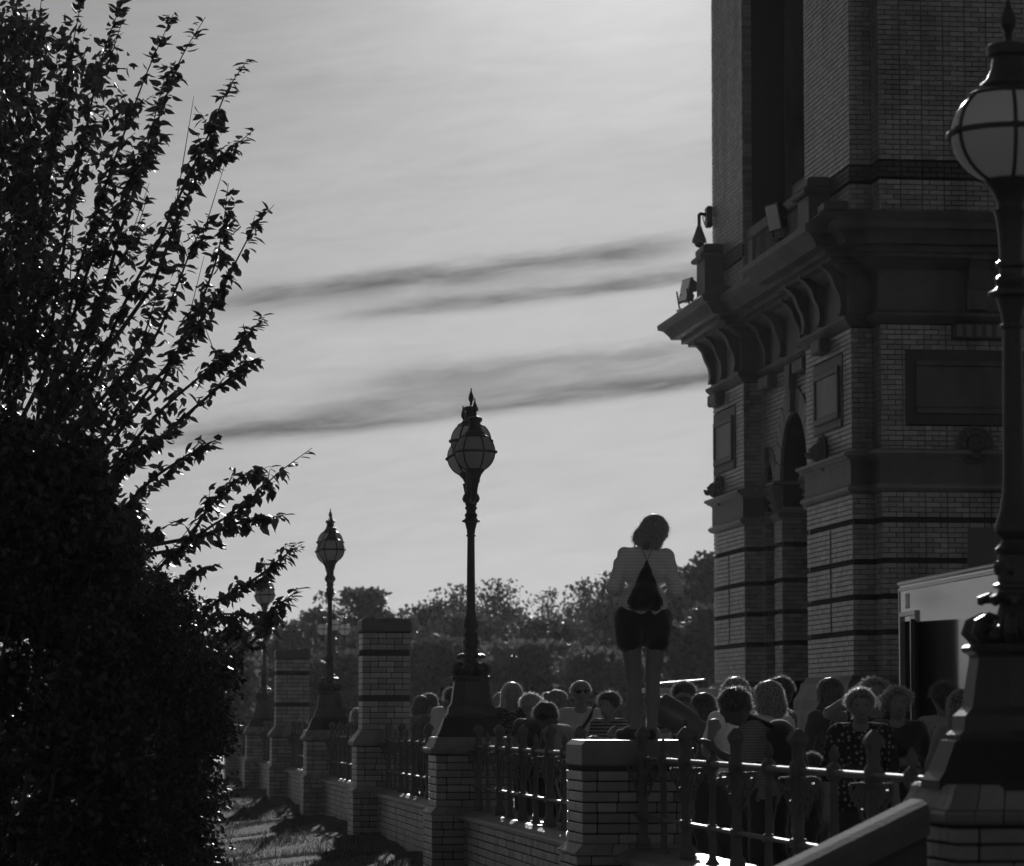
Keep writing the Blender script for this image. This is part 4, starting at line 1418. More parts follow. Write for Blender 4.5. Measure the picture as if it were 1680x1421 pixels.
# single leaves on the outermost shoots are objects of their own
nl = len(P_)
v_ = P_ - _C
pxs = 840 + FPX * (v_ @ _R) / (v_ @ _F); pys = 710.5 - FPX * (v_ @ _U) / (v_ @ _F)
edge = pxs - np.interp(pys, [0, 200, 500, 800, 1100, 1421], [230, 320, 360, 390, 420, 420])
ordr = np.argsort(-edge)
solo_i = ordr[:280]
keep = np.ones(nl, bool); keep[solo_i] = False
wood.build('trunk', M_BARK, ch, True, False)
V, F = leaf_geo(P_[keep] - CR, D_[keep], S_[keep], rng.uniform(-1, 1, keep.sum()) + np.where(rng.random(keep.sum()) < .5, 0, np.pi))
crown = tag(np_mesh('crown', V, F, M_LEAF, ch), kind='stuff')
Vl, Fl = leaf_geo(np.zeros((1, 3)), np.array([[1., 0, 0]]), np.ones(1), np.zeros(1))
lo = np_mesh('leaf', Vl, Fl, M_LEAF); leaf_me = lo.data; bpy.data.objects.remove(lo)
for i in solo_i:
    q = Vector(D_[i]).to_track_quat('X', 'Z')
    inst('leaf', leaf_me, ch, tuple(P_[i] - CR), 0, (S_[i],) * 3, q.to_euler())

sh = thing('dense_shrub', 'dense dark shrub filling the lower left corner', 'shrub', (-4.75, 27.5, -.7))
SR = np.array([-4.75, 27.5, -.7])
BY = [700, 760, 850, 900, 950, 1000, 1050, 1100, 1200, 1300, 1421, 1600]
BX = [60, 130, 205, 235, 258, 318, 352, 372, 362, 345, 352, 330]
cl_ = []
for q in range(3400):
    py = rng.uniform(705, 1560)
    bx = np.interp(py, BY, BX)
    px = bx - abs(rng.normal(0, 1)) * 120 if q % 2 else rng.uniform(-110, bx)
    px += 16 * math.sin(py / 17.) + rng.normal(0, 7)
    D = 27.6 + rng.normal(0, .55)
    cl_.append(at_d(px, py, D))
    if q % 3 == 0: cl_.append(at_d(-260 - px, py + 10, D))
cl_ = np.array(cl_)
nb = 160000
ii = rng.integers(0, len(cl_), nb)
Pb = cl_[ii] + rng.normal(0, .055, (nb, 3))
Db = rng.normal(0, 1, (nb, 3)) + np.array([.2, 0, -.3])
V, F = quad_leaves(Pb - SR, Db, rng.uniform(.03, .075, nb) * np.where(Pb[:, 0] < at_d(220, 1100, 27.6)[0], 1.3, .85), rng.uniform(0, 6.28, nb))
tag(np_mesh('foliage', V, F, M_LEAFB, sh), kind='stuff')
st = MB()
for q in range(26):
    t = cl_[rng.integers(0, len(cl_))] - SR
    b = np.array([rng.normal(-.3, .25), rng.normal(0, .25), -.2])
    st.tube([tuple(b), tuple((b + t) / 2 + np.array([0, 0, .25])), tuple(t)], [.03, .018, .005], 6)
st.build('stem', M_BARK, sh, True, False)

# ================================================================== PEOPLE
def surfnet(V, org, h):
    s = V < 0
    nx, ny, nz = V.shape
    c = np.zeros((nx - 1, ny - 1, nz - 1), np.int8)
    for i in (0, 1):
        for j in (0, 1):
            for k in (0, 1):
                c += s[i:nx - 1 + i, j:ny - 1 + j, k:nz - 1 + k]
    mask = (c > 0) & (c < 8)
    idx = -np.ones(mask.shape, np.int32)
    ci = np.argwhere(mask)
    idx[mask] = np.arange(len(ci))
    pos = np.zeros((len(ci), 3)); cnt = np.zeros(len(ci))
    cor = [(i, j, k) for i in (0, 1) for j in (0, 1) for k in (0, 1)]
    vals = {q: V[ci[:, 0] + q[0], ci[:, 1] + q[1], ci[:, 2] + q[2]] for q in cor}
    for a in cor:
        for d in range(3):
            if a[d] == 0:
                b = list(a); b[d] = 1; b = tuple(b)
                va, vb = vals[a], vals[b]
                x = (va < 0) != (vb < 0)
                t = np.where(x, va / np.where(x, va - vb, 1), 0)
                p = np.tile(np.array(a, float), (len(ci), 1)); p[:, d] = t
                pos[x] += p[x]; cnt[x] += 1
    P = org + (ci + pos / cnt[:, None]) * h
    F = []
    for d in range(3):
        e = [(1, 2), (2, 0), (0, 1)][d]
        sl0 = [slice(None)] * 3; sl1 = [slice(None)] * 3
        sl0[d] = slice(0, -1); sl1[d] = slice(1, None)
        s0, s1 = s[tuple(sl0)], s[tuple(sl1)]
        x = np.argwhere(s0 != s1)
        ok = (x[:, e[0]] > 0) & (x[:, e[1]] > 0) & (x[:, e[0]] < V.shape[e[0]] - 1) & (x[:, e[1]] < V.shape[e[1]] - 1)
        x = x[ok]
        fl = s0[x[:, 0], x[:, 1], x[:, 2]]
        q = []
        for (a, b) in ((-1, -1), (0, -1), (0, 0), (-1, 0)):
            y = x.copy(); y[:, e[0]] += a; y[:, e[1]] += b
            q.append(idx[y[:, 0], y[:, 1], y[:, 2]])
        q = np.stack(q, 1)
        q[~fl] = q[~fl][:, ::-1]
        F.append(q)
    return P, np.concatenate(F)

def blob(name, prims, m, parent, h=.014, k=.03, cuts=(), noise=0.0, nseed=0, folds=0.0):
    """smooth union of round cones (a, b, ra, rb[, flatten]) minus the cut spheres, as one continuous mesh"""
    A = np.array([p[0] for p in prims], float); Bv = np.array([p[1] for p in prims], float)
    ra = np.array([p[2] for p in prims]); rb = np.array([p[3] for p in prims])
    lo = np.minimum((A - ra[:, None]).min(0), (Bv - rb[:, None]).min(0)) - 3 * h - k * .3
    hi = np.maximum((A + ra[:, None]).max(0), (Bv + rb[:, None]).max(0)) + 3 * h + k * .3
    n = np.ceil((hi - lo) / h).astype(int) + 1
    g = [lo[d] + np.arange(n[d]) * h for d in range(3)]
    D = np.full(n, .5, np.float32)
    for i in range(len(A)):
        l = np.minimum(A[i] - ra[i], Bv[i] - rb[i]) - k - 2 * h
        u = np.maximum(A[i] + ra[i], Bv[i] + rb[i]) + k + 2 * h
        a0 = np.maximum(np.floor((l - lo) / h).astype(int), 0); a1 = np.minimum(np.ceil((u - lo) / h).astype(int) + 1, n)
        X = g[0][a0[0]:a1[0]][:, None, None]; Y = g[1][a0[1]:a1[1]][None, :, None]; Z = g[2][a0[2]:a1[2]][None, None, :]
        ab = Bv[i] - A[i]; L2 = max(ab @ ab, 1e-9)
        t = np.clip(((X - A[i][0]) * ab[0] + (Y - A[i][1]) * ab[1] + (Z - A[i][2]) * ab[2]) / L2, 0, 1)
        dd = np.sqrt((X - A[i][0] - t * ab[0]) ** 2 + (Y - A[i][1] - t * ab[1]) ** 2 + (Z - A[i][2] - t * ab[2]) ** 2) - (ra[i] + t * (rb[i] - ra[i]))
        s_ = D[a0[0]:a1[0], a0[1]:a1[1], a0[2]:a1[2]]
        hh = np.maximum(k - np.abs(s_ - dd), 0) / k
        D[a0[0]:a1[0], a0[1]:a1[1], a0[2]:a1[2]] = np.minimum(s_, dd) - hh * hh * k * .25
    for (c, r) in cuts:
        dd = np.sqrt((g[0][:, None, None] - c[0]) ** 2 + (g[1][None, :, None] - c[1]) ** 2 + (g[2][None, None, :] - c[2]) ** 2) - r
        D = np.maximum(D, -dd)
    if noise:
        X = g[0][:, None, None]; Y = g[1][None, :, None]; Z = g[2][None, None, :]
        q = nseed * 1.7
        D = D + noise * (np.sin(X * 61 + q + 3 * np.sin(Z * 23)) * np.sin(Y * 57 + q * 2) + .7 * np.sin(X * 110 + Y * 93 + Z * 37 + q) ).astype(np.float32)
    if folds:
        X = g[0][:, None, None]; Y = g[1][None, :, None]; Z = g[2][None, None, :]
        q = nseed * 2.3
        D = D + folds * (np.sin(X * 58 + 2.2 * np.sin(Z * 11 + q) + q) * np.cos(Y * 31 + q) + .8 * np.sin(Z * 47 + 2.5 * np.sin(X * 17 + q) + Y * 25)).astype(np.float32)
    P, F = surfnet(D, lo, h)
    return np_mesh(name, P, F, m, parent, True)

def rotm(ax_, a): return np.array(Matrix.Rotation(a, 3, ax_))

ARMS = {  # elbow, wrist, finger direction for the right side (x>0), metres for a 1.70 m body
    'down': ((.235, -.03, 1.13), (.245, .05, .89), (0, .15, -1)),
    'girl': ((.232, -.07, 1.13), (.14, .16, 1.07), (-.6, .7, .2)),
    'front': ((.255, -.01, 1.13), (.10, .21, 1.06), (-.5, .8, .1)),
    'elbow_out': ((.275, -.05, 1.14), (.12, .18, 1.06), (-.6, .7, .2)),
    'phone': ((.21, .08, 1.14), (.10, .27, 1.28), (-.3, .5, .8)),
    'eye': ((.24, .14, 1.22), (.10, .20, 1.52), (-.6, .3, .5)),
    'hip': ((.36, -.10, 1.16), (.19, .03, 1.02), (-.6, .6, -.4)),
    'cross': ((.23, .04, 1.13), (-.02, .20, 1.13), (-1, .1, 0)),
    'head': ((.38, .06, 1.44), (.16, .06, 1.60), (-.9, -.1, .4)),
    'rest': ((.26, .14, 1.16), (.05, .36, 1.12), (-.8, .5, -.1)),
    'reach': ((.24, .22, 1.22), (.16, .44, 1.22), (-.1, 1, .1)),
}

def person(label, px, Y, h, heading, lean=0, side=0, head=(0, 0, 0), arms=('down', 'down'), hair=('short', .03), top=(.5, .95), bottom=('trousers', .03),
           skin=None, z0=0.0, hv=.014, shoe=.03, stance=.10, extras=(), build=1.0, xoff=None, face=True, feet=None, group='visitors on the terrace', py=1178, hem=False, hips=1.0):
    X = at_y(px, py, Y)[0] if xoff is None else xoff
    root = thing('person', label, 'person', (X, Y, z0), rad(heading), group)
    s = h / 1.70
    skin = skin or M_SKIN
    wv = build
    pel = np.array([0, 0, .95])
    RL = rotm('X', -rad(lean)) @ rotm('Y', rad(side))
    def up(p):      # upper body
        p = np.array(p, float)
        return ((p - pel) @ RL.T + pel) * s
    nk = np.array([0, -.005, 1.47])
    RH = rotm('Z', rad(head[0])) @ rotm('X', -rad(head[1])) @ rotm('Y', rad(head[2]))
    def hd(p):
        p = np.array(p, float)
        return up((p - nk) @ RH.T + nk)
    def lo(p): return np.array(p, float) * s
    st = stance
    ft = feet or ((-st, 8), (st, -8))
    hipL, hipR = lo((-.09, 0, .91)), lo((.09, 0, .91))
    legs = []
    for (sx, (fx, tr_)) in zip((-1, 1), ft):
        hp = lo((sx * .088, 0, .90)); kn = lo((sx * .09 * .4 + fx * .6, .025, .48)); an = lo((fx, -.015, .085))
        ta = rad(tr_)
        toe = an + s * np.array([-math.sin(ta) * .16, math.cos(ta) * .16, -.045]); heel = an + s * np.array([math.sin(ta) * .04, -.045, -.05])
        legs.append((hp, kn, an, toe, heel))
    body = []
    legp, footp = [], []
    for (hp, kn, an, toe, heel) in legs:
        legp += [(hp * np.array([hips * .98, 1, 1]), kn, .092 * s, .058 * s), (kn, (kn * .55 + an * .45) + np.array([0, -.018 * s, 0]), .056 * s, .055 * s), ((kn * .55 + an * .45) + np.array([0, -.018 * s, 0]), an, .055 * s, .036 * s)]
        footp += [(heel, toe, .036 * s, .034 * s), (an, (an + toe) / 2, .038 * s, .034 * s)]
    tors = [(up((-.075, 0, .93)), up((.075, 0, .93)), .108 * s * wv, .108 * s * wv), (up((-.05, .0, 1.08)), up((.05, .0, 1.08)), .098 * s * wv, .098 * s * wv),
            (up((-.07, .01, 1.25)), up((.07, .01, 1.25)), .105 * s * wv, .105 * s * wv), (up((-.12, -.01, 1.36)), up((.12, -.01, 1.36)), .082 * s * wv, .082 * s * wv),
            (up((0, 0, .95)), up((0, 0, 1.3)), .10 * s * wv, .105 * s * wv)]
    shs = []
    armp, handp, sleeves = [], [], []
    shl = top[1]
    for sx, nm in ((1, arms[0]), (-1, arms[1])):
        e, wr, fd = ARMS[nm]
        f = lambda q: (q[0] * sx, q[1], q[2])
        S = up((sx * .165 * (.6 + .4 * wv), -.01, 1.385)); E_ = up(f(e)); W_ = up(f(wr))
        armp += [(S, E_, .052 * s * wv, .040 * s), (E_, W_, .041 * s, .027 * s)]
        d = np.array(f(fd), float) @ RL.T; d = d / np.linalg.norm(d)
        pal = W_ + d * .085 * s
        sd_ = np.cross(d, np.array([0, 0, 1.])); sd_ = sd_ / (np.linalg.norm(sd_) + 1e-6)
        nrm = np.cross(sd_, d)
        handp += [(W_, pal, .027 * s, .030 * s), (W_ + sd_ * .012 * s, pal + sd_ * .018 * s, .02 * s, .02 * s), (W_ - sd_ * .012 * s, pal - sd_ * .018 * s, .02 * s, .02 * s)]
        for q, (o_, Lf) in enumerate(((-.033, .062), (-.011, .075), (.011, .07), (.032, .055))):
            b0 = pal + sd_ * o_ * s; k1 = b0 + d * Lf * .55 * s - nrm * .004 * s; k2 = k1 + (d * .6 - nrm * .55) * Lf * .5 * s
            handp += [(b0, k1, .0105 * s, .0095 * s), (k1, k2, .0095 * s, .008 * s)]
        tb = W_ + d * .03 * s - sd_ * .02 * s; t1 = tb + (-sd_ * .035 + d * .03) * s; t2 = t1 + (d * .03 - nrm * .012) * s
        handp += [(tb, t1, .013 * s, .011 * s), (t1, t2, .011 * s, .009 * s)]
        infl = .014 * s
        if shl <= 1: sleeves += [(S, S + (E_ - S) * shl, .052 * s * wv + infl, (.052 * wv + (.040 - .052 * wv) * shl) * s + infl * 1.3)]
        else:
            f2 = shl - 1
            sleeves += [(S, E_, .052 * s * wv + infl, .042 * s + infl), (E_, E_ + (W_ - E_) * f2, .042 * s + infl, .032 * s + infl)]
    neck = [(up((0, -.015, 1.38)), hd((0, -.005, 1.53)), .056 * s, .050 * s)]
    hp_ = [(hd((0, -.015, 1.605)), hd((0, .02, 1.60)), .088 * s, .083 * s), (hd((0, .03, 1.56)), hd((0, .055, 1.515)), .068 * s, .045 * s), (hd((0, .10, 1.585)), hd((0, .115, 1.56)), .012 * s, .017 * s),
           (hd((-.03, .085, 1.625)), hd((.03, .085, 1.625)), .02 * s, .02 * s), (hd((-.02, .09, 1.528)), hd((.02, .09, 1.528)), .014 * s, .014 * s),
           (hd((.082, -.01, 1.575)), hd((.086, -.015, 1.605)), .012 * s, .016 * s), (hd((-.082, -.01, 1.575)), hd((-.086, -.015, 1.605)), .012 * s, .016 * s)]
    cuts = [(hd((.034, .105, 1.60)), .018 * s), (hd((-.034, .105, 1.60)), .018 * s)]
    blob('body', legp + footp + tors + armp + handp + neck + hp_, skin, root, hv, .022, cuts)
    if face:
        for sx in (-1, 1):
            c = hd((sx * .033, .089, 1.60))
            MB().sphere(tuple(c), .0095 * s, 8, 6, (1.2, 1, .55)).build('eye', M_EYE, root, True)
        a, b, c_ = hd((-.026, .103, 1.532)), hd((0, .109, 1.530)), hd((.026, .103, 1.532))
        MB().tube([tuple(a), tuple(b), tuple(c_)], [.003, .006, .003], 6).build('mouth', M_SKIND, root, True)
    # clothes
    infl = .015 * s
    tp = [(a, b, r1 + infl, r2 + infl) for (a, b, r1, r2) in tors] + sleeves
    tp[0] = (tp[0][0], tp[0][1], tp[0][2] + .004, tp[0][3] + .004)
    if hem: tp = [(up((-.06, 0, 1.0)), up((.06, 0, 1.0)), .126 * s, .126 * s)] + tp[1:4] + [(up((0, 0, 1.0)), up((0, 0, 1.3)), .11 * s, .108 * s)] + sleeves
    shirt = blob('shirt', tp, top[2] if len(top) > 2 else cloth(top[0]), root, hv, .02, [(up((0, .05, 1.47)), .075 * s)], .0010, px, .0042 if hem else .003)
    kind, bg_ = bottom
    bp = [(up((-.08 * hips, 0, .93)), up((.08 * hips, 0, .93)), (.108 * wv + .012) * s, (.108 * wv + .012) * s)]
    if hem: bp.append((up((-.06, 0, 1.0)), up((.06, 0, 1.0)), .112 * s, .112 * s))
    if kind == 'trousers':
        bp += [(a, b, r1 + .012 * s, r2 + .016 * s) for (a, b, r1, r2) in legp]
    elif kind == 'shorts':
        for (hp, kn, an, toe, heel) in legs: bp.append((hp * np.array([hips, 1, 1]), hp * np.array([hips, 1, 1]) + (kn - hp) * .36, .112 * s, .104 * s))
    else:
        for (hp, kn, an, toe, heel) in legs: bp.append((hp, hp + (kn - hp) * .95, .11 * s * wv, .12 * s))
        bp.append((lo((0, 0, .9)), lo((0, 0, .55)), .15 * s, .18 * s))
    blob({'trousers': 'trousers', 'shorts': 'shorts', 'skirt': 'skirt'}[kind], bp, cloth(bg_), root, hv, .02, (), .0008, px + 5, .0035)
    for (hp, kn, an, toe, heel) in legs:
        blob('shoe', [(heel, toe, .045 * s, .041 * s), (an - np.array([0, 0, .01]), (an + toe) / 2, .042 * s, .04 * s), (heel - np.array([0, 0, .02]) * s, toe - np.array([0, 0, .016]) * s, .03 * s, .03 * s)], cloth(shoe), root, .012, .015)
    # hair
    hs, hg = hair
    hm_ = hairm(hg)
    R0 = .088 * s + .017
    hpz = [(hd((0, -.025, 1.615)), hd((0, -.005, 1.618)), R0, R0 - .006)]
    hc = [(hd((0, .115, 1.55)), .088 * s)]
    if hs == 'short': hpz.append((hd((0, -.06, 1.60)), hd((0, -.05, 1.53)), .068 * s, .045 * s))
    elif hs == 'crop': hpz = [(hd((0, -.018, 1.61)), hd((0, .0, 1.615)), .088 * s + .010, .084 * s + .010)]
    elif hs == 'curly':
        for q in range(16):
            t = q * 2.4; zz = 1.53 + .12 * ((q * 7) % 16) / 16
            hpz.append((hd((math.cos(t) * .085, -.03 + math.sin(t) * .07, zz)), hd((math.cos(t) * .10, -.03 + math.sin(t) * .08, zz + .01)), .038 * s, .03 * s))
    elif hs in ('long', 'bob', 'vlong'):
        zl = {'long': 1.36, 'bob': 1.47, 'vlong': 1.22}[hs]
        for sx in (-1, 1):
            hpz.append((hd((sx * .065, -.02, 1.60)), hd((sx * .085, .0, (1.5 + zl) / 2)), .05 * s, .04 * s))
            hpz.append((hd((sx * .085, .0, (1.5 + zl) / 2)), hd((sx * .08, .015, zl)), .04 * s, .018 * s))
        hpz.append((hd((0, -.06, 1.60)), hd((0, -.085, (1.5 + zl) / 2)), .075 * s, .07 * s))
        hpz.append((hd((0, -.085, (1.5 + zl) / 2)), hd((0, -.09, zl)), .07 * s, .045 * s))
    elif hs == 'bun':
        hpz.append((hd((0, -.05, 1.58)), hd((0, -.06, 1.55)), .06 * s, .05 * s))
        hpz.append((hd((0, -.125, 1.63)), hd((0, -.135, 1.64)), .042 * s, .04 * s))
    elif hs == 'tied':
        hpz.append((hd((0, -.09, 1.60)), hd((0, -.12, 1.45)), .045 * s, .02 * s))
    hob = blob('hair', hpz, hm_, root, min(hv, .012), .02, hc, .0035 if hs == 'curly' else .0012, px + 9)
    # flyaway strands, coloured paler than the hair to boost the sunlit rim
    r = np.random.default_rng(int(px))
    ns = 2600 if hs not in ('crop',) else 1500
    me = hob.data
    n_v = len(me.vertices)
    co = np.empty(n_v * 3, np.float32); me.vertices.foreach_get('co', co); co = co.reshape(-1, 3)
    no = np.empty(n_v * 3, np.float32); me.vertices.foreach_get('normal', no); no = no.reshape(-1, 3)
    ok_ = np.flatnonzero(no[:, 2] > (-.15 if hs in ('short', 'crop', 'curly', 'bun', 'tied') else -.5))
    fc = hd((0, .11, 1.57))
    ok_ = ok_[np.linalg.norm(co[ok_] - fc, axis=1) > .115 * s]
    ii = ok_[r.integers(0, len(ok_), ns)]
    p = co[ii]; nn = no[ii]
    dn = np.array([0, 0, -.9]) * (0.4 if hs in ('curly', 'short', 'crop') else 1.0)
    d = nn * r.uniform(.1, .5, (ns, 1)) + dn + r.normal(0, .45, (ns, 3))
    d /= np.linalg.norm(d, axis=1, keepdims=True)
    ln = r.uniform(.005, .030, ns)[:, None] * (1 if hs != 'crop' else .4)
    m1 = p + nn * ln * .30 + d * ln * .4; e1 = m1 + d * ln * .8 + np.array([0, 0, -.2]) * ln
    wd = np.cross(d, nn); wd /= (np.linalg.norm(wd, axis=1, keepdims=True) + 1e-6); wd *= .0016
    V = np.stack([p - wd, p + wd, m1 + wd, m1 - wd, e1], 1).reshape(-1, 3)
    o5 = (np.arange(ns) * 5)[:, None]
    F = np.concatenate([o5 + np.array([0, 1, 2]), o5 + np.array([0, 2, 3]), o5 + np.array([3, 2, 4])])
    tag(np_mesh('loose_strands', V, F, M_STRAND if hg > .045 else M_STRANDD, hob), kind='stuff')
    for ex in extras:
        if ex == 'backpack':
            blob('backpack', [(up((-.07, -.20, 1.32)), up((.07, -.20, 1.32)), .075, .075), (up((-.09, -.21, 1.02)), up((.09, -.21, 1.02)), .09, .09), (up((0, -.2, 1.3)), up((0, -.22, 1.05)), .11, .12), (up((0, -.30, 1.08)), up((0, -.29, 1.18)), .06, .06)], cloth(.022), root, .016, .04)
            for sx in (-1, 1):
                MB().tube([tuple(up((sx * .10, -.18, 1.36))), tuple(up((sx * .12, -.02, 1.475))), tuple(up((sx * .12, .11, 1.36))), tuple(up((sx * .13, .09, 1.20))), tuple(up((sx * .15, -.10, 1.08)))], .022, 8).build('strap', cloth(.02), root, True)
        elif ex == 'crossstrap':
            MB().tube([tuple(up((-.13, -.02, 1.475))), tuple(up((-.08, .115, 1.36))), tuple(up((.04, .15, 1.18))), tuple(up((.15, .10, 1.0)))], .018, 8).build('strap', cloth(.02), root, True)
        elif ex == 'backstrap':
            MB().tube([tuple(up((.10, .02, 1.485))), tuple(up((.06, -.115, 1.38))), tuple(up((-.04, -.15, 1.18))), tuple(up((-.15, -.10, 1.0)))], .02, 8).build('strap', cloth(.02), root, True)
        elif ex == 'sunglasses':
            g_ = MB()
            for sx in (-1, 1): g_.sphere(tuple(hd((sx * .035, .098, 1.602))), .026 * s, 10, 6, (1, .6, .8))
            g_.tube([tuple(hd((-.085, .0, 1.605))), tuple(hd((-.07, .09, 1.61))), tuple(hd((0, .11, 1.61))), tuple(hd((.07, .09, 1.61))), tuple(hd((.085, 0, 1.605)))], .006, 6)
            g_.build('sunglasses', M_GLASS, root, True)
        elif ex == 'phone':
            e, wr, fd = ARMS[arms[0]]
            W_ = up(wr); pz = W_ + np.array([-.05, .06, .05]) * s
            MB().box(-.036, .036, -.004, .004, -.07, .07, .003).xform(Matrix.Translation(tuple(pz)) @ Matrix.Rotation(rad(20), 4, 'X')).build('phone', M_GLASS, root)
        elif ex == 'necklace':
            MB().sphere(tuple(up((0, .115, 1.38))), .008, 8, 6).build('pendant', M_PALE, root, True)
        elif ex == 'drawbag':
            blob('drawstring_bag', [(up((0, -.150, 1.345)), up((0, -.170, 1.12)), .010, .070), (up((-.012, -.165, 1.25)), up((-.055, -.175, 1.05)), .03, .062), (up((.012, -.165, 1.25)), up((.055, -.175, 1.05)), .03, .062), (up((-.080, -.168, 1.01)), up((.080, -.168, 1.01)), .056, .056), (up((0, -.2, 1.1)), up((0, -.2, 1.02)), .06, .07)], cloth(.018), root, .010, .02, (), .001, 4, .003)
            for sx in (-1, 1):
                MB().tube([tuple(up((sx * .01, -.165, 1.35))), tuple(up((sx * .045, -.125, 1.44))), tuple(up((sx * .075, -.03, 1.485))), tuple(up((sx * .12, .085, 1.40)))], .006, 6).build('cord', cloth(.4), root, True)
            for q in range(13):
                u = -.12 + .02 * q
                MB().sphere(tuple(up((u, -.225 + abs(u) * .25, .985))), .008, 6, 4).build('trim_bead', M_PALE, root, True)
    return root

def dots(name, g, dot, scale):
    """dark cloth with a printed pattern of small pale dots"""
    m = bpy.data.materials.new(name); m.use_nodes = True
    t = N(m.node_tree); p = m.node_tree.nodes['Principled BSDF']
    p.inputs['Roughness'].default_value = .85
    tc = t.n('ShaderNodeTexCoord'); vo = t.n('ShaderNodeTexVoronoi'); vo.inputs['Scale'].default_value = scale; vo.inputs['Randomness'].default_value = .55
    t.l(tc.outputs['Object'], vo.inputs['Vector'])
    f = t.m('SUBTRACT', 1.0, t.ramp(vo.outputs['Distance'], .22, .34))
    t.l(t.m('ADD', g, t.m('MULTIPLY', f, dot - g)), p.inputs['Base Color'])
    return m
def stripes(name, a, b, scale):
    m = bpy.data.materials.new(name); m.use_nodes = True
    t = N(m.node_tree); p = m.node_tree.nodes['Principled BSDF']
    p.inputs['Roughness'].default_value = .85
    tc = t.n('ShaderNodeTexCoord'); sp = t.n('ShaderNodeSeparateXYZ'); t.l(tc.outputs['Object'], sp.inputs[0])
    f = t.ramp(t.m('SINE', t.m('MULTIPLY', sp.outputs[2], scale)), -.2, .2)
    t.l(t.m('ADD', a, t.m('MULTIPLY', f, b - a)), p.inputs['Base Color'])
    return m
MD1 = dots('dotted_black_cloth', .02, .35, 26); MD2 = dots('small_dotted_cloth', .03, .3, 40); MD3 = dots('floral_cloth', .42, .2, 34)
MS1 = stripes('thin_striped_cloth', .16, .28, 330); MS2 = stripes('bold_striped_cloth', .35, .04, 200)

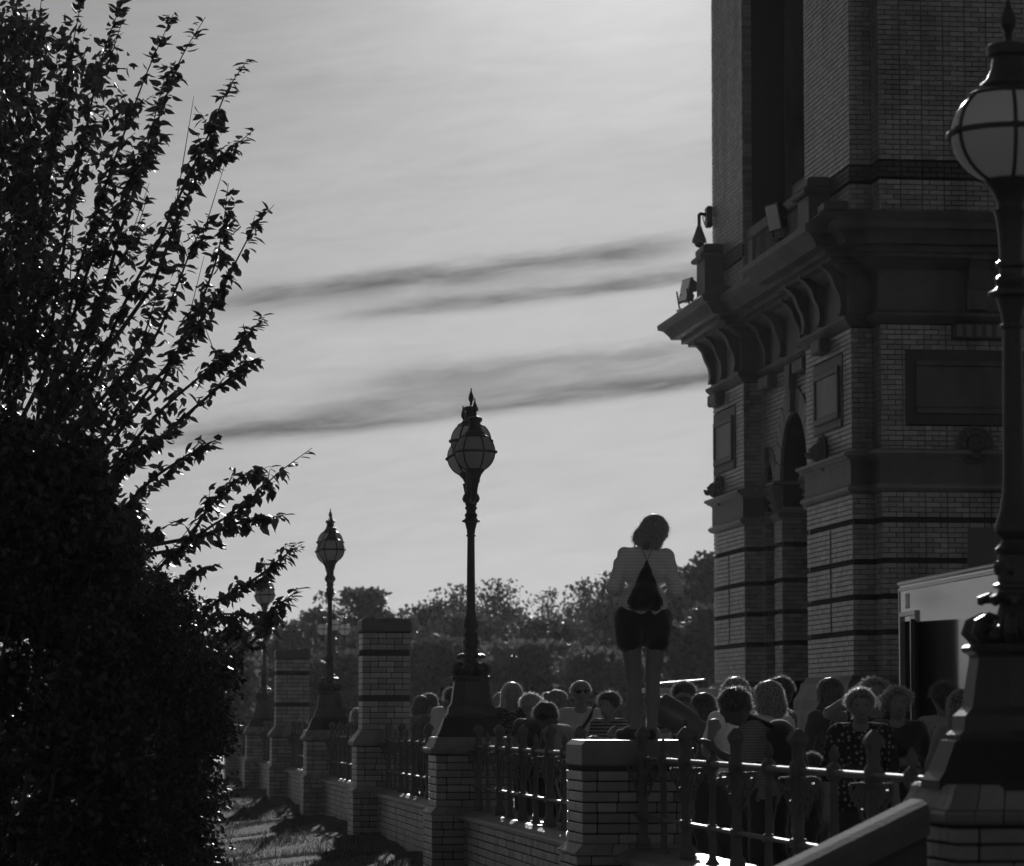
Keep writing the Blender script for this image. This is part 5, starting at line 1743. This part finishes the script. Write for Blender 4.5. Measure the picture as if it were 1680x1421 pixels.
# the girl on the pier, back to the visitor
person('girl in pale jacket and dark shorts standing on the short pier, back turned', 1056, 24.50, 1.665, -6, lean=4, side=3, head=(-42, 26, 14), arms=('girl', 'girl'),
       hair=('bob', .30), top=(.86, 1.45, stripes('ribbed_pale_knit', .92, .76, 260)), bottom=('shorts', .035), z0=1.24, hv=.010, shoe=.03, stance=.085, extras=('drawbag',), feet=((-.06, 42), (.06, -14)), group=None, build=.90, hem=True, hips=1.22)
PPL = [
    # label, px, Y, h, heading, kw
    ('boy with dark cropped hair, striped shirt and backpack looking down', 1250, 22.6, 1.63, 82, dict(lean=12, head=(6, 34, 0), arms=('front', 'phone'), hair=('short', .018), top=(.3, .95, MS1), skin=M_SKIND, extras=('backpack',))),
    ('woman with long hair and white shirt behind the backpack boy', 1207, 25.6, 1.70, 150, dict(head=(10, 12, 0), arms=('phone', 'front'), hair=('long', .12), top=(.80, .8))),
    ('light-haired person in white shirt right behind the backpack boy', 1262, 25.0, 1.665, 30, dict(head=(12, 8, 0), arms=('front', 'front'), hair=('bob', .15), top=(.78, .7))),
    ('dark-haired person in dark top behind the white-shirted pair', 1284, 28.0, 1.73, 70, dict(head=(10, 15, 0), arms=('down', 'front'), hair=('short', .03), top=(.04, 1.4), skin=M_SKIND)),
    ('woman with very long black hair and a dark backpack, back turned', 1362, 27.5, 1.72, 25, dict(head=(15, 5, 0), arms=('down', 'front'), hair=('vlong', .015), top=(.05, 1.6), extras=('backpack',))),
    ('woman in black dotted blouse facing the railing', 1412, 22.3, 1.585, 172, dict(head=(0, 3, 0), arms=('down', 'down'), hair=('tied', .05), top=(.02, 1.3, MD1), bottom=('trousers', .02), extras=('necklace',), build=1.14)),
    ('woman with one arm raised behind the dotted blouse', 1437, 25.2, 1.695, 178, dict(head=(5, 0, 4), arms=('head', 'down'), hair=('curly', .07), top=(.03, .15), build=1.05)),
    ('curly-haired woman in dark cardigan near the trailer door', 1472, 24.2, 1.615, 168, dict(head=(10, 2, 0), arms=('cross', 'cross'), hair=('curly', .10), top=(.02, 1.7), build=1.05)),
    ('person in pale patterned shirt with a dark strap, hand on hip', 1548, 24.8, 1.655, 10, dict(head=(-10, 0, 0), arms=('hip', 'hip'), hair=('short', .012), top=(.4, .8, MD3), extras=('backstrap',))),
    ('long-haired woman half hidden by the nearest lamp base', 1580, 22.4, 1.58, -40, dict(head=(0, 5, 0), arms=('down', 'front'), hair=('long', .05), top=(.3, .9))),
    ('man in sunglasses and pale T-shirt facing the camera', 953, 32.0, 1.75, 172, dict(head=(8, -2, 0), arms=('down', 'down'), hair=('crop', .22), top=(.6, .85), extras=('sunglasses', 'crossstrap'))),
    ('dark-haired child in striped shirt right of the man in sunglasses', 999, 31.2, 1.63, 130, dict(head=(12, 8, 0), arms=('cross', 'front'), hair=('short', .03), top=(.3, 1.2, MS2))),
    ('black-haired person bending low behind the railing beside the girl pier', 941, 30.4, 1.6, 62, dict(lean=22, head=(0, 30, 0), arms=('front', 'front'), hair=('short', .012), top=(.3, .95), skin=M_SKIND)),
    ('person with hair in a bun in profile left of the man in sunglasses', 914, 33.6, 1.665, -70, dict(head=(0, 6, 0), arms=('front', 'down'), hair=('bun', .12), top=(.10, 1.2))),
    ('short grey-haired person in black vest lifting a hand to the face', 872, 34.0, 1.63, -48, dict(head=(-12, 4, 0), arms=('eye', 'down'), hair=('short', .34), top=(.02, .3))),
    ('blond woman in small-dotted top facing the camera', 840, 36.6, 1.775, 178, dict(head=(0, 8, 0), arms=('front', 'front'), hair=('long', .38), top=(.03, .9, MD2))),
    ('fair-haired person half hidden behind the blond woman', 822, 38.5, 1.68, 60, dict(head=(0, 0, 0), arms=('down', 'down'), hair=('bob', .30), top=(.25, 1.3))),
    ('black-haired person leaning on the railing by the middle lamp pier', 712, 42.6, 1.83, -125, dict(lean=20, head=(-6, 24, 0), arms=('rest', 'rest'), hair=('short', .012), top=(.75, .9), skin=M_SKIND)),
    ('dark-haired person in dark top left of the leaning visitor', 684, 45.9, 1.69, -60, dict(lean=6, head=(0, 10, 0), arms=('rest', 'down'), hair=('bob', .015), top=(.06, 1.3), skin=M_SKIND)),
    ('curly-haired person close behind the leaning visitor', 704, 46.2, 1.72, 100, dict(head=(0, 10, 0), arms=('phone', 'front'), hair=('curly', .03), top=(.5, .9), skin=M_SKIND)),
    ('tiny fair-haired person beyond the first tall pier', 585, 57.0, 1.555, 160, dict(head=(0, 0, 0), hair=('bob', .38), top=(.04, .9))),
    ('person with dark cap of hair behind the slanted viewer', 1122, 30.5, 1.72, 170, dict(head=(0, 20, 0), arms=('eye', 'eye'), hair=('short', .02), top=(.3, 1.2))),
    ('long dark-haired person right of the slanted viewer', 1155, 28.5, 1.60, 75, dict(head=(0, 10, 0), arms=('front', 'front'), hair=('long', .02), top=(.06, 1.3))),
    ('person in pale speckled top with dark strap beside the girl\'s legs', 1098, 27.6, 1.50, 10, dict(lean=18, head=(0, 35, 0), arms=('front', 'front'), hair=('short', .05), top=(.45, .9, MD3), extras=('backstrap',))),
    ('fair person behind the black-haired bender', 893, 35.0, 1.58, 100, dict(head=(0, 0, 0), hair=('curly', .25), top=(.4, 1.2))),
    ('small child in a dark coat below the dotted blouse', 1330, 24.6, 1.12, 60, dict(head=(0, 8, 0), hair=('short', .03), top=(.03, 1.5), bottom=('trousers', .03))),
]
for (lab, px, Y, h, hdg, kw) in PPL:
    kw = dict(kw)
    kw.setdefault('hv', .0145)
    person(lab, px, Y, h, hdg, **kw)

# pushchair with a round hood behind the short pier
pp = at_y(966, 1210, 30.3)
pc_ = thing('pushchair', 'pushchair with a rounded speckled hood behind the short pier', 'pushchair', (pp[0], 30.3, 0), rad(20))
hood = MB()
for i, t in enumerate(np.linspace(0, math.pi / 2, 7)):
    pass
HV, HF = [], []
nu, nv = 14, 9
for i in range(nu):
    a = math.pi * i / (nu - 1)
    for j in range(nv):
        b = math.pi * .62 * j / (nv - 1)
        HV.append((.24 * math.cos(a), .30 * math.sin(b - .35) , .88 + .36 * math.sin(a) * math.cos(b - .35)))
for i in range(nu - 1):
    for j in range(nv - 1):
        q = i * nv + j
        HF.append((q, q + 1, q + nv + 1, q + nv))
ho = MB().add(HV, HF).build('hood', MD2, pc_, True)
so = ho.modifiers.new('thick', 'SOLIDIFY'); so.thickness = .012
MB().tube([(.245 * math.cos(a), -.10, .88 + .35 * math.sin(a)) for a in np.linspace(0, math.pi, 16)], .012, 6).build('hood_rim', M_TRIM, pc_, True)
blob('seat', [((-.15, .0, .55), (.15, .0, .55), .09, .09), ((-.14, .16, .85), (.14, .16, .85), .06, .06), ((0, .05, .58), (0, .16, .86), .12, .1), ((0, -.12, .5), (0, -.3, .35), .1, .07)], cloth(.03), pc_, .018, .05)
for sx in (-1, 1):
    MB().tube([(sx * .25, -.32, .12), (sx * .25, .05, .62), (sx * .24, .30, 1.02), (sx * .2, .36, 1.04)], .013, 8).build('frame_tube', M_TRIM, pc_, True)
    for yy in (-.32, .30):
        wl = MB().lathe([(.08, -.02), (.105, -.02), (.11, 0), (.105, .02), (.08, .02)], 16).xform(Matrix.Translation((sx * .26, yy, .112)) @ Matrix.Rotation(R90, 4, 'Y'))
        wl.build('wheel', M_BLACK, pc_, True)
    MB().tube([(sx * .25, .05, .62), (sx * .25, .30, .12)], .012, 8).build('rear_leg', M_TRIM, pc_, True)
MB().tube([(-.2, .36, 1.04), (.2, .36, 1.04)], .016, 8).build('handlebar', M_BLACK, pc_, True)

# slanted viewer on a post
pv = at_y(1122, 1178, 26.6)
vw = thing('viewing_telescope', 'dark slanted tube-shaped viewer on a post right of the girl\'s legs', 'telescope', (pv[0], 26.6, 0))
MB().lathe([(.16, 0), (.16, .03), (.06, .06), (.05, 1.0), (.08, 1.08), (.08, 1.16)], 14).build('post', M_IRON, vw, True)
Mv = Matrix.Translation((0, 0, 1.37)) @ Matrix.Rotation(rad(33), 4, 'Y') @ Matrix.Rotation(R90, 4, 'Y')
MB().lathe([(.085, -.26), (.11, -.25), (.12, -.1), (.115, .05), (.095, .1), (.09, .28), (.075, .30)], 18).xform(Mv).build('tube', M_IRON, vw, True)
MB().lathe([(.06, .295), (.06, .33), (.05, .34)], 14).xform(Mv).build('eyepiece', M_BLACK, vw, True)
MB().box(-.05, .10, -.06, .06, 1.40, 1.58, .015).xform(Matrix.Rotation(rad(-8), 4, 'Y')).build('coin_box', M_IRONG, vw)
MB().tube([(0, -.12, 1.15), (0, -.12, 1.38)], .02, 8).build('yoke', M_IRON, vw, True)
MB().tube([(0, .12, 1.15), (0, .12, 1.38)], .02, 8).build('yoke', M_IRON, vw, True)
MB().box(-.03, .03, -.13, .13, 1.13, 1.16).build('yoke_bar', M_IRON, vw)

# ================================================================== HAZE
hz = MB().box(-520, 520, -160, 920, -2.0, 20.0).build('haze', bpy.data.materials.new('haze'))  # haze box added to lift dark tones and hint at lens glare
hm = hz.data.materials[0]
hm.use_nodes = True
hm.node_tree.nodes.clear()
_h = N(hm.node_tree)
_o = _h.n('ShaderNodeOutputMaterial'); _v = _h.n('ShaderNodeVolumePrincipled')
_v.inputs['Color'].default_value = (.95, .95, .95, 1)
_v.inputs['Density'].default_value = 0.00008
_v.inputs['Anisotropy'].default_value = 0.6
_h.l(_v.outputs[0], _o.inputs['Volume'])
tag(hz, 'thin haze added over the terrace to lift the dark tones', 'haze', kind='stuff')
